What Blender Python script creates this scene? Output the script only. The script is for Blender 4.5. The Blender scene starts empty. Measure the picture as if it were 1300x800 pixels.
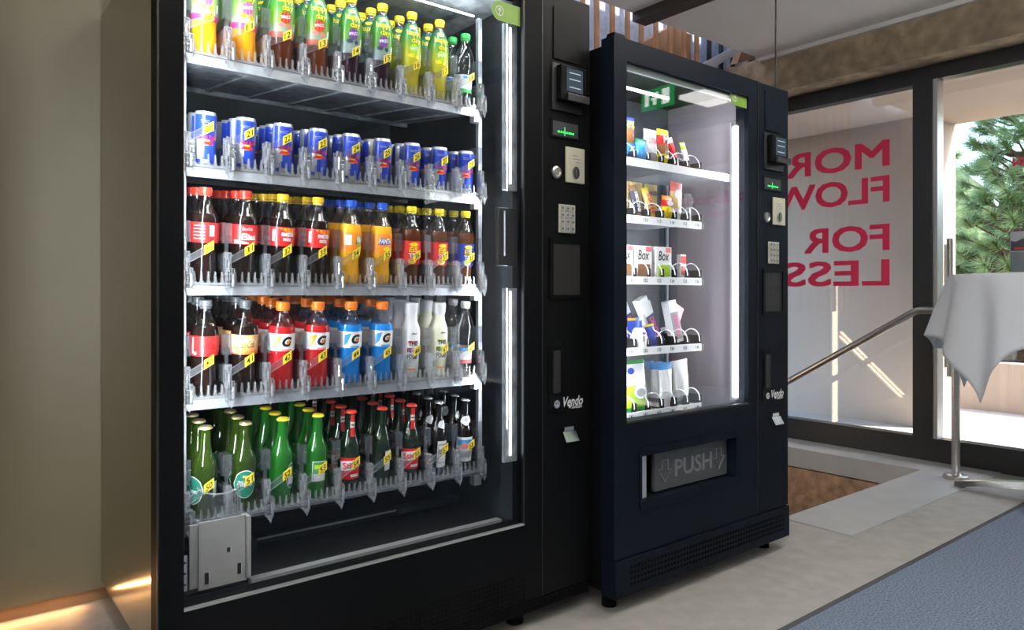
import bpy, bmesh, math, random
from mathutils import Vector, Matrix
random.seed(7)
PI = math.pi
SC = bpy.context.scene
COL = SC.collection

# ------------------------------------------------------------------ camera
F = 924.0; HZ = 376.0; CAMZ = 1.04
ANG = math.atan2(1154.0, F)                       # machine fronts run along +X
FW = (math.cos(ANG), math.sin(ANG)); RT = (math.sin(ANG), -math.cos(ANG))
cam_d = bpy.data.cameras.new('camera'); cam = bpy.data.objects.new('camera', cam_d); COL.objects.link(cam)
cam.location = (0, 0, CAMZ); cam.rotation_euler = (PI/2, 0, ANG - PI/2)
cam_d.sensor_width = 36.0; cam_d.lens = 36.0*F/1300.0; cam_d.shift_y = -24.0/1300.0
cam_d.clip_start = 0.02; cam_d.clip_end = 200
SC.camera = cam

# ------------------------------------------------------------------ world, sun, exposure
world = bpy.data.worlds.new('sky'); SC.world = world; world.use_nodes = True
wn = world.node_tree.nodes; wl = world.node_tree.links
sky = wn.new('ShaderNodeTexSky'); sky.sky_type = 'NISHITA'; sky.sun_disc = False
sky.sun_elevation = math.radians(48); sky.sun_rotation = math.radians(140); sky.air_density = 1.0; sky.dust_density = 2.5
wn['Background'].inputs['Strength'].default_value = 0.95
wl.new(sky.outputs[0], wn['Background'].inputs[0])
sun_d = bpy.data.lights.new('sun', 'SUN'); sun = bpy.data.objects.new('sun', sun_d); COL.objects.link(sun)
sun_d.energy = 11.0; sun_d.angle = math.radians(1.0); sun_d.color = (1, .95, .86)
sun.rotation_euler = Vector((0.42, -0.62, 0.78)).to_track_quat('Z', 'Y').to_euler()
sun.location = (9, -6, 9)
SC.view_settings.view_transform = 'Standard'; SC.view_settings.look = 'None'
SC.view_settings.gamma = 1.0; SC.view_settings.use_curve_mapping = False
SC.view_settings.exposure = 0.0
SC.cycles.max_bounces = 10; SC.cycles.transparent_max_bounces = 40
SC.cycles.diffuse_bounces = 4; SC.cycles.glossy_bounces = 4; SC.cycles.transmission_bounces = 6
SC.cycles.caustics_reflective = False; SC.cycles.caustics_refractive = False
SC.cycles.sample_clamp_indirect = 4.0
SC.cycles.use_denoising = True

# ------------------------------------------------------------------ pixel -> place helpers (1300 x 800 frame)
def ray(x, y):
    r = (x-650.0)/F
    return Vector((FW[0]+RT[0]*r, FW[1]+RT[1]*r, (HZ-y)/F))
def onY(x, y, Y):
    d = ray(x, y); t = Y/d.y; return Vector((d.x*t, Y, CAMZ+d.z*t))
def onX(x, y, X):
    d = ray(x, y); t = X/d.x; return Vector((X, d.y*t, CAMZ+d.z*t))
def onZ(x, y, Z=0.0):
    d = ray(x, y); t = (Z-CAMZ)/d.z; return Vector((d.x*t, d.y*t, Z))

# ------------------------------------------------------------------ materials
MATS = {}
def _new(name):
    m = bpy.data.materials.new(name); m.use_nodes = True; m.node_tree.nodes.clear()
    MATS[name] = m; return m, m.node_tree.nodes, m.node_tree.links
def pbr(name, col, rough=.5, metal=0.0, spec=.5, noise=None, bump=None, coat=0, emit=None, sheen=0):
    """noise=(scale, amount[, detail]) colour variation; bump=(scale, strength)"""
    m, n, l = _new(name)
    o = n.new('ShaderNodeOutputMaterial'); p = n.new('ShaderNodeBsdfPrincipled')
    l.new(p.outputs[0], o.inputs[0])
    p.inputs['Base Color'].default_value = (*col, 1); p.inputs['Roughness'].default_value = rough
    p.inputs['Metallic'].default_value = metal; p.inputs['Specular IOR Level'].default_value = spec
    p.inputs['Coat Weight'].default_value = coat
    if sheen: p.inputs['Sheen Weight'].default_value = sheen
    if emit: p.inputs['Emission Color'].default_value = (*emit[0], 1); p.inputs['Emission Strength'].default_value = emit[1]
    tc = None
    if noise or bump:
        tc = n.new('ShaderNodeTexCoord')
    if noise:
        t = n.new('ShaderNodeTexNoise'); t.inputs['Scale'].default_value = noise[0]; t.inputs['Detail'].default_value = noise[2] if len(noise) > 2 else 5
        l.new(tc.outputs['Object'], t.inputs['Vector'])
        mr = n.new('ShaderNodeMapRange'); mr.inputs['From Min'].default_value = .3; mr.inputs['From Max'].default_value = .7
        mr.inputs['To Min'].default_value = 1-noise[1]; mr.inputs['To Max'].default_value = 1+noise[1]
        l.new(t.outputs['Fac'], mr.inputs['Value'])
        mx = n.new('ShaderNodeMix'); mx.data_type = 'RGBA'; mx.blend_type = 'MULTIPLY'; mx.inputs['Factor'].default_value = 1
        mx.inputs['A'].default_value = (*col, 1); l.new(mr.outputs[0], mx.inputs['B']); l.new(mx.outputs['Result'], p.inputs['Base Color'])
    if bump:
        t2 = n.new('ShaderNodeTexNoise'); t2.inputs['Scale'].default_value = bump[0]; t2.inputs['Detail'].default_value = 4
        l.new(tc.outputs['Object'], t2.inputs['Vector'])
        b = n.new('ShaderNodeBump'); b.inputs['Strength'].default_value = bump[1]; b.inputs['Distance'].default_value = .01
        l.new(t2.outputs['Fac'], b.inputs['Height']); l.new(b.outputs[0], p.inputs['Normal'])
    return m
def clear(name, tint=(1, 1, 1), refl=.08, body=None, edge=.6, rough=.04):
    """thin clear plastic / glass: see-through, Fresnel gloss, optional milky body=(colour, amount)"""
    m, n, l = _new(name)
    o = n.new('ShaderNodeOutputMaterial'); tr = n.new('ShaderNodeBsdfTransparent'); tr.inputs[0].default_value = (*tint, 1)
    gl = n.new('ShaderNodeBsdfGlossy'); gl.inputs['Roughness'].default_value = rough; gl.inputs[0].default_value = (1, 1, 1, 1)
    lw = n.new('ShaderNodeLayerWeight'); lw.inputs['Blend'].default_value = .5
    pw = n.new('ShaderNodeMath'); pw.operation = 'POWER'; pw.inputs[1].default_value = 3.0; l.new(lw.outputs['Facing'], pw.inputs[0])
    ma = n.new('ShaderNodeMath'); ma.operation = 'MULTIPLY_ADD'; ma.inputs[1].default_value = edge; ma.inputs[2].default_value = refl; ma.use_clamp = True
    l.new(pw.outputs[0], ma.inputs[0])
    mx = n.new('ShaderNodeMixShader'); l.new(ma.outputs[0], mx.inputs[0])
    src = tr.outputs[0]
    if body:
        df = n.new('ShaderNodeBsdfDiffuse'); df.inputs[0].default_value = (*body[0], 1)
        tl = n.new('ShaderNodeBsdfTranslucent'); tl.inputs[0].default_value = (*body[0], 1)
        m0 = n.new('ShaderNodeMixShader'); m0.inputs[0].default_value = .5; l.new(df.outputs[0], m0.inputs[1]); l.new(tl.outputs[0], m0.inputs[2])
        m1 = n.new('ShaderNodeMixShader'); m1.inputs[0].default_value = body[1]; l.new(src, m1.inputs[1]); l.new(m0.outputs[0], m1.inputs[2]); src = m1.outputs[0]
    l.new(src, mx.inputs[1]); l.new(gl.outputs[0], mx.inputs[2]); l.new(mx.outputs[0], o.inputs[0])
    return m
def pane(name, tint=(1, 1, 1), f0=.06, rough=0.0):
    """flat architectural glass: transparent with Fresnel reflection"""
    m, n, l = _new(name)
    o = n.new('ShaderNodeOutputMaterial'); tr = n.new('ShaderNodeBsdfTransparent'); tr.inputs[0].default_value = (*tint, 1)
    gl = n.new('ShaderNodeBsdfGlossy'); gl.inputs['Roughness'].default_value = rough; gl.inputs[0].default_value = (1, 1, 1, 1)
    lw = n.new('ShaderNodeLayerWeight'); lw.inputs['Blend'].default_value = .5          # Schlick: same from both sides
    pw = n.new('ShaderNodeMath'); pw.operation = 'POWER'; pw.inputs[1].default_value = 5.0; l.new(lw.outputs['Facing'], pw.inputs[0])
    mu = n.new('ShaderNodeMath'); mu.operation = 'MULTIPLY_ADD'; mu.inputs[1].default_value = 1-f0; mu.inputs[2].default_value = f0; mu.use_clamp = True; l.new(pw.outputs[0], mu.inputs[0])
    mx = n.new('ShaderNodeMixShader'); l.new(mu.outputs[0], mx.inputs[0]); l.new(tr.outputs[0], mx.inputs[1]); l.new(gl.outputs[0], mx.inputs[2]); l.new(mx.outputs[0], o.inputs[0])
    return m
def emis(name, col, s):
    m, n, l = _new(name); o = n.new('ShaderNodeOutputMaterial'); e = n.new('ShaderNodeEmission')
    e.inputs[0].default_value = (*col, 1); e.inputs[1].default_value = s; l.new(e.outputs[0], o.inputs[0]); return m
def ramp(name, stops, rough=.3, axis='Z', coat=.3):
    """print that changes colour along the height of the thing (stops in metres)"""
    m, n, l = _new(name)
    o = n.new('ShaderNodeOutputMaterial'); p = n.new('ShaderNodeBsdfPrincipled'); l.new(p.outputs[0], o.inputs[0])
    p.inputs['Roughness'].default_value = rough; p.inputs['Coat Weight'].default_value = coat
    tc = n.new('ShaderNodeTexCoord'); sx = n.new('ShaderNodeSeparateXYZ'); l.new(tc.outputs['Object'], sx.inputs[0])
    z0, z1 = stops[0][0], stops[-1][0]
    mr = n.new('ShaderNodeMapRange'); mr.inputs['From Min'].default_value = z0; mr.inputs['From Max'].default_value = z1; l.new(sx.outputs[axis], mr.inputs['Value'])
    cr = n.new('ShaderNodeValToRGB'); el = cr.color_ramp.elements
    while len(el) < len(stops): el.new(.5)
    for e, (z, c) in zip(el, stops): e.position = (z-z0)/(z1-z0)
    for e, (z, c) in zip(el, stops): e.color = (*c, 1)
    l.new(mr.outputs[0], cr.inputs[0]); l.new(cr.outputs[0], p.inputs['Base Color'])
    return m

pbr('black_metal', (.003, .0033, .004), .5, 0, .04, noise=(3, .25), bump=(900, .02))
pbr('navy_metal', (.0035, .0052, .0095), .46, 0, .06, noise=(3, .25), bump=(900, .02))
pbr('panel_black', (.003, .0033, .0038), .42, 0, .06)
pbr('void_black', (.003, .003, .003), .6)
pbr('dark_plastic', (.011, .0115, .012), .42, 0, .35)
pbr('flap_grey', (.065, .07, .076), .4, bump=(300, .03))
pbr('hole', (.001, .001, .001), .9, 0, .05)
pbr('cabinet_dark', (.035, .042, .05), .42, .3, .5, noise=(7, .45))
pbr('cabinet_side_reflect', (.27, .235, .26), .38, .1, .5, noise=(2, .08))  # pale lilac paints in the outdoor reflection; the side wall itself is dark
pbr('shelf_steel', (.52, .55, .58), .38, .7, .5, noise=(40, .12))
pbr('galvanized', (.42, .45, .48), .42, .35, .5, noise=(25, .35))
pbr('wire_white', (.82, .83, .85), .3, .2)
pbr('push_letter', (.20, .21, .22), .35)
pbr('bright_steel', (.72, .72, .70), .22, 1.0)
pbr('brushed_steel', (.62, .60, .57), .3, 1.0, noise=(60, .08))
pbr('satin_side', (.36, .33, .24), .16, .85, .5)
pbr('aluminium', (.62, .63, .63), .35, .6)
pbr('plate_grey', (.42, .42, .40), .42, .2, noise=(30, .06))
pbr('cream', (.62, .60, .46), .4)
pbr('lip_white', (.85, .86, .87), .35)
pbr('floor', (.42, .41, .385), .55, 0, .35, noise=(14, .10), bump=(120, .12))
pbr('slab_plate', (.50, .51, .51), .5, 0, .4, noise=(6, .06), bump=(90, .05))
pbr('carpet', (.19, .235, .315), .95, 0, .1, noise=(140, .45), bump=(220, .6))
pbr('carpet_edge', (.05, .052, .06), .8)
pbr('ceiling_white', (.78, .77, .75), .85, noise=(1.2, .05))
pbr('rail_dark', (.03, .022, .018), .5, noise=(8, .4))
pbr('wall_panel', (.20, .176, .115), .5, noise=(1.0, .05))
pbr('plain_wall', (.55, .54, .52), .8)
pbr('back_stone', (.38, .46, .60), .75, noise=(20, .18), bump=(60, .1))
pbr('slat_wood', (.42, .20, .09), .5, noise=(9, .2))
pbr('slat_dark', (.02, .02, .022), .5)
pbr('soffit_wood', (.36, .21, .11), .55, noise=(6, .12))
pbr('stone_beam', (.36, .28, .19), .75, noise=(11, .35, 8), bump=(40, .15))
pbr('stair_wall', (.40, .25, .16), .7, noise=(16, .4, 8), bump=(60, .12))
pbr('frame_black', (.017, .018, .020), .33)
pbr('trim_white', (.66, .65, .63), .6)
pbr('plaster', (.58, .475, .40), .9, noise=(1.5, .05), bump=(25, .05))
pbr('patio', (.62, .60, .57), .85, noise=(30, .1))
pbr('drain', (.06, .06, .06), .6)
pbr('soil', (.10, .07, .045), .95)
pbr('bark', (.16, .10, .06), .9, noise=(18, .4), bump=(20, .5))
pbr('needle_a', (.30, .46, .16), .5); pbr('needle_b', (.44, .58, .28), .5); pbr('needle_c', (.20, .34, .12), .5)
pbr('hedge', (.05, .10, .03), .8, noise=(9, .5))
pbr('vinyl_red', (.80, .03, .11), .5)
pbr('cloth', (.72, .75, .80), .9, 0, .2, noise=(300, .04), sheen=.2)
pbr('tabletop', (.5, .5, .52), .4)
pbr('card_grey', (.30, .31, .34), .5); pbr('card_dark', (.012, .013, .018), .5)
emis('led_cool', (.86, .93, 1.0), 14.0); emis('led_warm', (1.0, .78, .52), 11.0)
emis('screen_green', (.05, .9, .15), 1.6); emis('screen_dim', (.10, .14, .18), .6); emis('screen_text', (.6, .7, .75), .8)
emis('fill_panel_down', (1, .95, .88), 14.0); emis('fill_panel_up', (1, .95, .88), 95.0); emis('lamp_soft', (1, .97, .92), 4.0); emis('exit_green', (.02, .32, .08), 3.0); emis('exit_white', (.9, 1, .9), 4.0)
clear('clear_plastic', (.98, .985, .99), .22, ((.97, .985, 1.0), .24), .95, .10)
clear('clear_sheet', (.97, .98, .99), .08, ((.9, .94, 1.0), .045), .6, .08)
clear('pet', (.93, .95, .96), .09, None, .75, .05)
clear('acrylic', (.92, .95, .95), .12, ((.8, .85, .9), .08), .5, .03)
pane('window_glass', (.94, .955, .95), .05)
pane('machine_glass', (.98, .985, .99), .016); pane('snack_glass', (.98, .985, .99), .075)
# colours for print and packaging
for nm, c in dict(p_red=(.70, .02, .02), p_deepred=(.45, .008, .015), p_pink=(.85, .06, .28), p_rose=(.85, .20, .20), p_orange=(.95, .30, .02),
                  p_yellow=(.93, .72, .02), p_gold=(.78, .62, .22), p_lime=(.42, .68, .03), p_green=(.03, .30, .05), p_teal=(.02, .22, .14), p_blue=(.012, .045, .42),
                  p_sky=(.05, .32, .75), p_purple=(.16, .02, .28), p_white=(.88, .88, .88), p_black=(.008, .008, .008), p_grey=(.35, .36, .37),
                  p_cream=(.85, .62, .33), p_brown=(.30, .13, .05), p_navy=(.03, .035, .10), p_lilac=(.62, .32, .62), p_silver=(.55, .57, .60)).items():
    pbr(nm, c, .32, .7 if nm == 'p_silver' else 0, .5, coat=.2)
for nm, c in dict(l_cola=(.010, .005, .004), l_orange=(.95, .36, .01), l_fanta=(.90, .44, .02), l_tea=(.085, .024, .007), l_grape=(.025, .006, .018), l_apple=(.42, .36, .03),
                  l_redtea=(.12, .03, .010), l_red=(.44, .014, .018), l_blue=(.008, .20, .62)).items():
    pbr(nm, c, .10, 0, .35, coat=.12)
pbr('sticker_green', (.20, .36, .05), .4)
pbr('c_red', (.75, .05, .03), .35); pbr('c_yellow', (.95, .75, .02), .35); pbr('c_amber', (.93, .58, .03), .35); pbr('c_blue', (.01, .10, .62), .35)
pbr('c_orange', (.92, .22, .015), .35); pbr('c_green', (.03, .38, .08), .35); pbr('c_white', (.85, .86, .87), .35); pbr('c_smoke', (.10, .11, .12), .25)
pbr('c_gold', (.72, .58, .30), .3, .8); pbr('c_silver', (.7, .72, .75), .25, .9); pbr('milk_white', (.86, .86, .86), .35); pbr('milk_yellow', (.86, .86, .66), .35)
clear('glass_olive', (.16, .26, .03), .07, ((.10, .20, .015), .40), .55, .04)
clear('glass_green', (.05, .45, .05), .07, ((.03, .36, .03), .62), .55, .04)
clear('glass_dark', (.04, .12, .04), .07, ((.012, .05, .015), .65), .55, .04)
clear('glass_brown', (.03, .015, .01), .07, ((.012, .006, .004), .8), .55, .04)
ramp('sleeve_a', [(.085, (0.578, 0.054, 0.204)), (.099, (0.578, 0.054, 0.204)), (.102, (0.340, 0.408, 0.326)), (.125, (0.245, 0.374, 0.109)), (.16, (0.068, 0.245, 0.020)), (.195, (0.020, 0.190, 0.054)), (.215, (0.007, 0.109, 0.061))])
ramp('sleeve_b', [(.085, (0.544, 0.136, 0.095)), (.099, (0.544, 0.150, 0.102)), (.102, (0.340, 0.408, 0.340)), (.125, (0.177, 0.340, 0.020)), (.16, (0.061, 0.245, 0.014)), (.195, (0.020, 0.190, 0.054)), (.215, (0.007, 0.109, 0.061))])
ramp('sleeve_c', [(.085, (0.286, 0.367, 0.422)), (.105, (0.272, 0.367, 0.340)), (.125, (0.102, 0.286, 0.020)), (.16, (0.048, 0.218, 0.014)), (.195, (0.020, 0.190, 0.054)), (.215, (0.007, 0.095, 0.068))])
ramp('sleeve_d', [(.085, (0.476, 0.476, 0.020)), (.12, (0.490, 0.503, 0.014)), (.15, (0.190, 0.326, 0.014)), (.175, (0.034, 0.204, 0.041)), (.2, (0.010, 0.136, 0.061)), (.215, (0.007, 0.095, 0.061))])
ramp('sleeve_w', [(.045, (.08, .40, .12)), (.055, (.08, .40, .12)), (.058, (.75, .78, .78)), (.10, (.70, .76, .80))])
ramp('label_sun', [(.098, (.80, .10, .02)), (.115, (.90, .35, .08)), (.135, (.90, .60, .30)), (.15, (.88, .40, .12))])

# ------------------------------------------------------------------ mesh builder
W = {}
class MB:
    def __init__(s): s.v = []; s.f = []; s.m = []; s.mats = []
    def mi(s, mat):
        if mat not in s.mats: s.mats.append(mat)
        return s.mats.index(mat)
    def add(s, vs, fs, mat):
        b = len(s.v); s.v += [tuple(v) for v in vs]; i = s.mi(mat)
        for f in fs: s.f.append(tuple(b+k for k in f)); s.m.append(i)
        return s
    def box(s, x0, x1, y0, y1, z0, z1, mat):
        vs = [(x, y, z) for z in (z0, z1) for y in (y0, y1) for x in (x0, x1)]
        return s.add(vs, [(0, 2, 3, 1), (4, 5, 7, 6), (0, 1, 5, 4), (2, 6, 7, 3), (0, 4, 6, 2), (1, 3, 7, 5)], mat)
    def prism(s, pts, d, mat):
        """extrude polygon pts (3D) by vector d"""
        n = len(pts); d = Vector(d); pts = [Vector(p) for p in pts]
        vs = pts + [p+d for p in pts]
        fs = [tuple(range(n))[::-1], tuple(range(n, 2*n))] + [(i, (i+1) % n, n+(i+1) % n, n+i) for i in range(n)]
        return s.add(vs, fs, mat)
    def lathe(s, prof, mat, seg=24, c=(0, 0, 0), cap0=True, cap1=True, matf=None):
        b = len(s.v); i0 = s.mi(mat)
        for z, r in prof:
            for k in range(seg):
                a = 2*PI*k/seg; s.v.append((c[0]+r*math.sin(a), c[1]-r*math.cos(a), c[2]+z))
        for j in range(len(prof)-1):
            for k in range(seg):
                k2 = (k+1) % seg
                s.f.append((b+j*seg+k, b+j*seg+k2, b+(j+1)*seg+k2, b+(j+1)*seg+k))
                if matf:
                    a = (k+.5)*360/seg; a = a-360 if a > 180 else a
                    s.m.append(s.mi(matf(a, (prof[j][0]+prof[j+1][0])/2)))
                else: s.m.append(i0)
        if cap0: s.f.append(tuple(b+k for k in range(seg))[::-1]); s.m.append(i0)
        if cap1: s.f.append(tuple(b+(len(prof)-1)*seg+k for k in range(seg))); s.m.append(i0)
        return s
    def tube(s, path, r, mat, seg=8, closed=False):
        path = [Vector(p) for p in path]; n = len(path); b = len(s.v); i0 = s.mi(mat)
        up = None
        for i, p in enumerate(path):
            if closed: t = path[(i+1) % n]-path[i-1]
            else: t = path[min(i+1, n-1)]-path[max(i-1, 0)]
            t.normalize()
            if up is None: up = Vector((0, 0, 1)) if abs(t.z) < .9 else Vector((1, 0, 0))
            u = t.cross(up)
            if u.length < 1e-5: u = t.cross(Vector((0, 1, 0)))
            u.normalize(); w = u.cross(t); up = w
            rr = r[i] if isinstance(r, (list, tuple)) else r
            for k in range(seg):
                a = 2*PI*k/seg; s.v.append(tuple(p+u*rr*math.cos(a)+w*rr*math.sin(a)))
        for i in range(n if closed else n-1):
            i2 = (i+1) % n
            for k in range(seg):
                k2 = (k+1) % seg; s.f.append((b+i*seg+k, b+i*seg+k2, b+i2*seg+k2, b+i2*seg+k)); s.m.append(i0)
        if not closed:
            s.f.append(tuple(b+k for k in range(seg))[::-1]); s.m.append(i0); s.f.append(tuple(b+(n-1)*seg+k for k in range(seg))); s.m.append(i0)
        return s
    def mesh(s, name, smooth=False, off=(0, 0, 0)):
        me = bpy.data.meshes.new(name)
        me.from_pydata([(v[0]-off[0], v[1]-off[1], v[2]-off[2]) for v in s.v], [], s.f)
        for m in s.mats: me.materials.append(MATS[m])
        me.polygons.foreach_set('material_index', s.m)
        if smooth:
            me.polygons.foreach_set('use_smooth', [True]*len(s.f))
        me.update()
        if smooth:
            try: me.set_sharp_from_angle(angle=math.radians(38))
            except Exception: pass
        return me
    def build(s, name, parent=None, at=None, smooth=False, bevel=0):
        """vertices are world coordinates unless at= gives the world place of local vertices"""
        if at is None:
            if parent is not None: org = W[parent.name]
            else:
                xs = [v[0] for v in s.v]; ys = [v[1] for v in s.v]; zs = [v[2] for v in s.v]
                org = Vector(((min(xs)+max(xs))/2, (min(ys)+max(ys))/2, min(zs)))
            me = s.mesh(name, smooth, org); at = org
        else: me = s.mesh(name, smooth); at = Vector(at)
        return link(name, me, parent, at, bevel)
def link(name, me, parent=None, at=(0, 0, 0), bevel=0):
    o = bpy.data.objects.new(name, me); COL.objects.link(o); at = Vector(at)
    if parent is not None: o.parent = parent; o.location = at-W[parent.name]
    else: o.location = at
    W[o.name] = at
    if bevel:
        b = o.modifiers.new('bevel', 'BEVEL'); b.width = bevel; b.segments = 2; b.limit_method = 'ANGLE'; b.harden_normals = False
    return o
def tag(o, label=None, cat=None, group=None, kind=None):
    if label: o['label'] = label
    if cat: o['category'] = cat
    if group: o['group'] = group
    if kind: o['kind'] = kind
    return o
def thing(name, at, label, cat, group=None):
    o = bpy.data.objects.new(name, None); COL.objects.link(o); o.location = at; o.empty_display_size = .05
    W[o.name] = Vector(at); return tag(o, label, cat, group)
def struct(o): return tag(o, kind='structure')

# ------------------------------------------------------------------ lettering (built once, as flat outlines)
def T(t, b=0, sh=0): return (t, b, sh)
KEYS = [T('happy', .01), T('day', .01), T('SPRIZZ', .02), T('Red Bull', .015), T('Coca-Cola', 0, .35), T('Elias', .02), T('mezzo', .03), T('mix', .03),
        T('FANTA', .035, .15), T('EiS', .03), T('TEE', .03), T('G', .06, .25), T('THIS', .03), T('IS', .03), T('FOOD', .03), T('yfood', .03, .3), T('Stiegl', .035), T('Pilsner', .02, .2),
        T('Vendo', .025, .3), T('PUSH', .015), T('MORE'), T('FLOW'), T('FOR'), T('LESS'), T('IN', .035), T('Storebox', .04), T('LEDGAR', .02),
        T('SNICKERS', .03, .1), T('MARS', .03, .1), T('HARIBO', .03), T('M', .04), T('Box', .01, .2), T('EXTRA', .03), T('ok.-', .03), T('DENTAL', .02), T('60%', .03), T('TIX', .02), T('SANDEN', .03)] \
       + [T(str(10*r+c), .012) for r in range(1, 6) for c in range(9)] + [T('%d' % (100+10*r+c), .02) for r in range(1, 6) for c in range(1, 7)]
TXT = {}; FLAT = {}
_tmp = []
for k in KEYS:
    cu = bpy.data.curves.new('lettering', 'FONT'); cu.body = k[0]; cu.size = 1; cu.offset = k[1]; cu.shear = k[2]; cu.resolution_u = 3
    ob = bpy.data.objects.new('lettering', cu); COL.objects.link(ob); _tmp.append((k, ob))
bpy.context.view_layer.update()
_dg = bpy.context.evaluated_depsgraph_get()
for k, ob in _tmp:
    me = bpy.data.meshes.new_from_object(ob.evaluated_get(_dg))
    bm = bmesh.new(); bm.from_mesh(me)
    xs = [v.co.x for v in bm.verts]; ys = [v.co.y for v in bm.verts]
    cx, cy = (min(xs)+max(xs))/2, (min(ys)+max(ys))/2; w, h = max(xs)-min(xs), max(ys)-min(ys)
    bm.verts.index_update()
    FLAT[k] = ([((v.co.x-cx)/h, (v.co.y-cy)/h) for v in bm.verts], [tuple(v.index for v in f.verts) for f in bm.faces], w/h)
    for i in range(1, int(w/.3)+1):
        bmesh.ops.bisect_plane(bm, geom=bm.verts[:]+bm.edges[:]+bm.faces[:], plane_co=(min(xs)+i*.3, 0, 0), plane_no=(1, 0, 0))
    bm.verts.index_update()
    TXT[k] = ([((v.co.x-cx)/h, (v.co.y-cy)/h) for v in bm.verts], [tuple(v.index for v in f.verts) for f in bm.faces], w/h)
    bm.free(); bpy.data.meshes.remove(me)
for k, ob in _tmp:
    cu = ob.data; bpy.data.objects.remove(ob); bpy.data.curves.remove(cu)
def flat_text(mb, key, o, u, v, height, mat, width=None, th=0):
    vs, fs, asp = FLAT[key]; o = Vector(o); u = Vector(u); v = Vector(v)
    sx = height if width is None else width/asp
    P = [o+u*(x*sx)+v*(y*height) for x, y in vs]
    mb.add(P, fs, mat)
    if th:  # raised lettering: give the strokes sides
        nrm = u.cross(v).normalized()*th
        ed = {}
        for f in fs:
            for a, b in zip(f, f[1:]+f[:1]):
                ed[(a, b)] = 1
        sides = [(a, b) for (a, b) in ed if (b, a) not in ed]
        mb.add(P+[p-nrm for p in P], [(a, a+len(P), b+len(P), b) for a, b in sides], mat)
def wrap_text(mb, key, R, th0, z0, height, mat, width=None, off=.0009, rot=0.0):
    vs, fs, asp = TXT[key]; sx = height if width is None else width/asp; P = []
    c, s_ = math.cos(rot), math.sin(rot)
    for x, y in vs:
        X, Y = x*sx, y*height; X, Y = X*c-Y*s_, X*s_+Y*c
        r = (R(z0+Y) if callable(R) else R)+off; a = math.radians(th0)+X/r
        P.append((r*math.sin(a), -r*math.cos(a), z0+Y))
    mb.add(P, fs, mat)
def wrap_poly(mb, R, th0, z0, pts, mat, off=.0006):
    """convex patch of (x, z) points in metres, gridded and bent round the bottle"""
    xs = [p[0] for p in pts]; n = 7; x0, x1 = min(xs), max(xs)
    def span(x):
        ys = []
        for (ax, ay), (bx, by) in zip(pts, pts[1:]+pts[:1]):
            if min(ax, bx)-1e-9 <= x <= max(ax, bx)+1e-9:
                if abs(bx-ax) < 1e-9: ys += [ay, by]
                else: ys.append(ay+(by-ay)*(x-ax)/(bx-ax))
        return min(ys), max(ys)
    vs = []; fs = []
    for i in range(n+1):
        x = x0+(x1-x0)*i/n; lo, hi = span(x)
        for z in (lo, (lo+hi)/2, hi):
            r = (R(z0+z) if callable(R) else R)+off; a = math.radians(th0)+x/r; vs.append((r*math.sin(a), -r*math.cos(a), z0+z))
    for i in range(n):
        for j in range(2): fs.append((3*i+j, 3*i+3+j, 3*i+4+j, 3*i+1+j))
    mb.add(vs, fs, mat)
def circ(rx, rz=None, n=14): rz = rz or rx; return [(rx*math.cos(2*PI*k/n), rz*math.sin(2*PI*k/n)) for k in range(n)]
def rect(w, h): return [(-w/2, -h/2), (w/2, -h/2), (w/2, h/2), (-w/2, h/2)]

# ================================================================== SETTING
FX = 4.90            # inner face of the glazed front
CZ = 2.76            # ceiling
WY = 2.81            # panel wall on the left
BY = 3.36            # back wall of the stairwell
# floor with the stair opening X 2.9..4.6, Y 1.85..3.36
fl = MB()
fl.box(-4, FX+.12, -4.6, 1.85, -.2, 0, 'floor'); fl.box(-4, 2.86, 1.85, BY, -.2, 0, 'floor')
floor = struct(fl.build('floor'))
m = MB(); m.box(3.11, FX-.002, 1.535, 1.86, -.12, .006, 'slab_plate'); m.box(4.6, FX-.002, 1.86, BY, -.12, .006, 'slab_plate'); struct(m.build('trim_1'))
m = MB(); m.box(-4, 4.84, 1.225, 1.245, 0, .008, 'carpet_edge'); edge_o = m
cp = thing('carpet', (2.5, -1.6, 0), 'blue grey carpet with a dark edge strip on the floor', 'carpet')
m2 = MB(); m2.box(-4, 4.84, -4.5, 1.225, 0, .007, 'carpet'); m2.build('pile', cp); edge_o.build('edge_strip', cp)
# stairwell
m = MB(); m.box(4.6, 4.72, 1.85, BY, -2.4, -.13, 'stair_wall'); m.box(4.56, 4.6, 1.85, BY, -2.4, -.30, 'stair_wall'); struct(m.build('wall_stairwell_side'))
m = MB(); m.box(2.74, 4.6, 1.73, 1.848, -2.4, -.201, 'stair_wall'); struct(m.build('wall_stairwell_front'))
m = MB(); m.box(2.74, 2.858, 1.85, BY, -2.4, -.201, 'stair_wall'); struct(m.build('wall_stairwell_inner'))
st = MB()
for k in range(12):
    st.box(3.5, 4.555, 1.86+k*.125, 1.86+(k+1)*.125+.02, -2.4, -.18*(k+1), 'stair_wall')
struct(st.build('stairs'))
# walls
m = MB(); m.box(-4, 1.9, WY, WY+.12, .045, CZ, 'wall_panel'); wl_ = struct(m.build('wall_left'))
m = MB(); m.box(-4, 1.9, WY+.02, WY+.12, 0, .042, 'soffit_wood'); struct(m.build('baseboard_left'))
bx = MB(); bx.box(1.78, FX+.12, BY+.06, BY+.2, -2.4, 4.4, 'back_stone'); struct(bx.build('wall_back'))
m = MB(); m.box(1.78, 1.9, WY+.12, BY+.06, -2.4, 4.4, 'plain_wall'); struct(m.build('wall_return'))
m = MB(); m.box(-4.12, -4, -4.6, WY+.12, 0, CZ, 'plain_wall'); struct(m.build('wall_end'))
m = MB(); m.box(-4.12, FX+.12, -4.72, -4.6, 0, CZ, 'plain_wall'); struct(m.build('wall_rear'))
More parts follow.
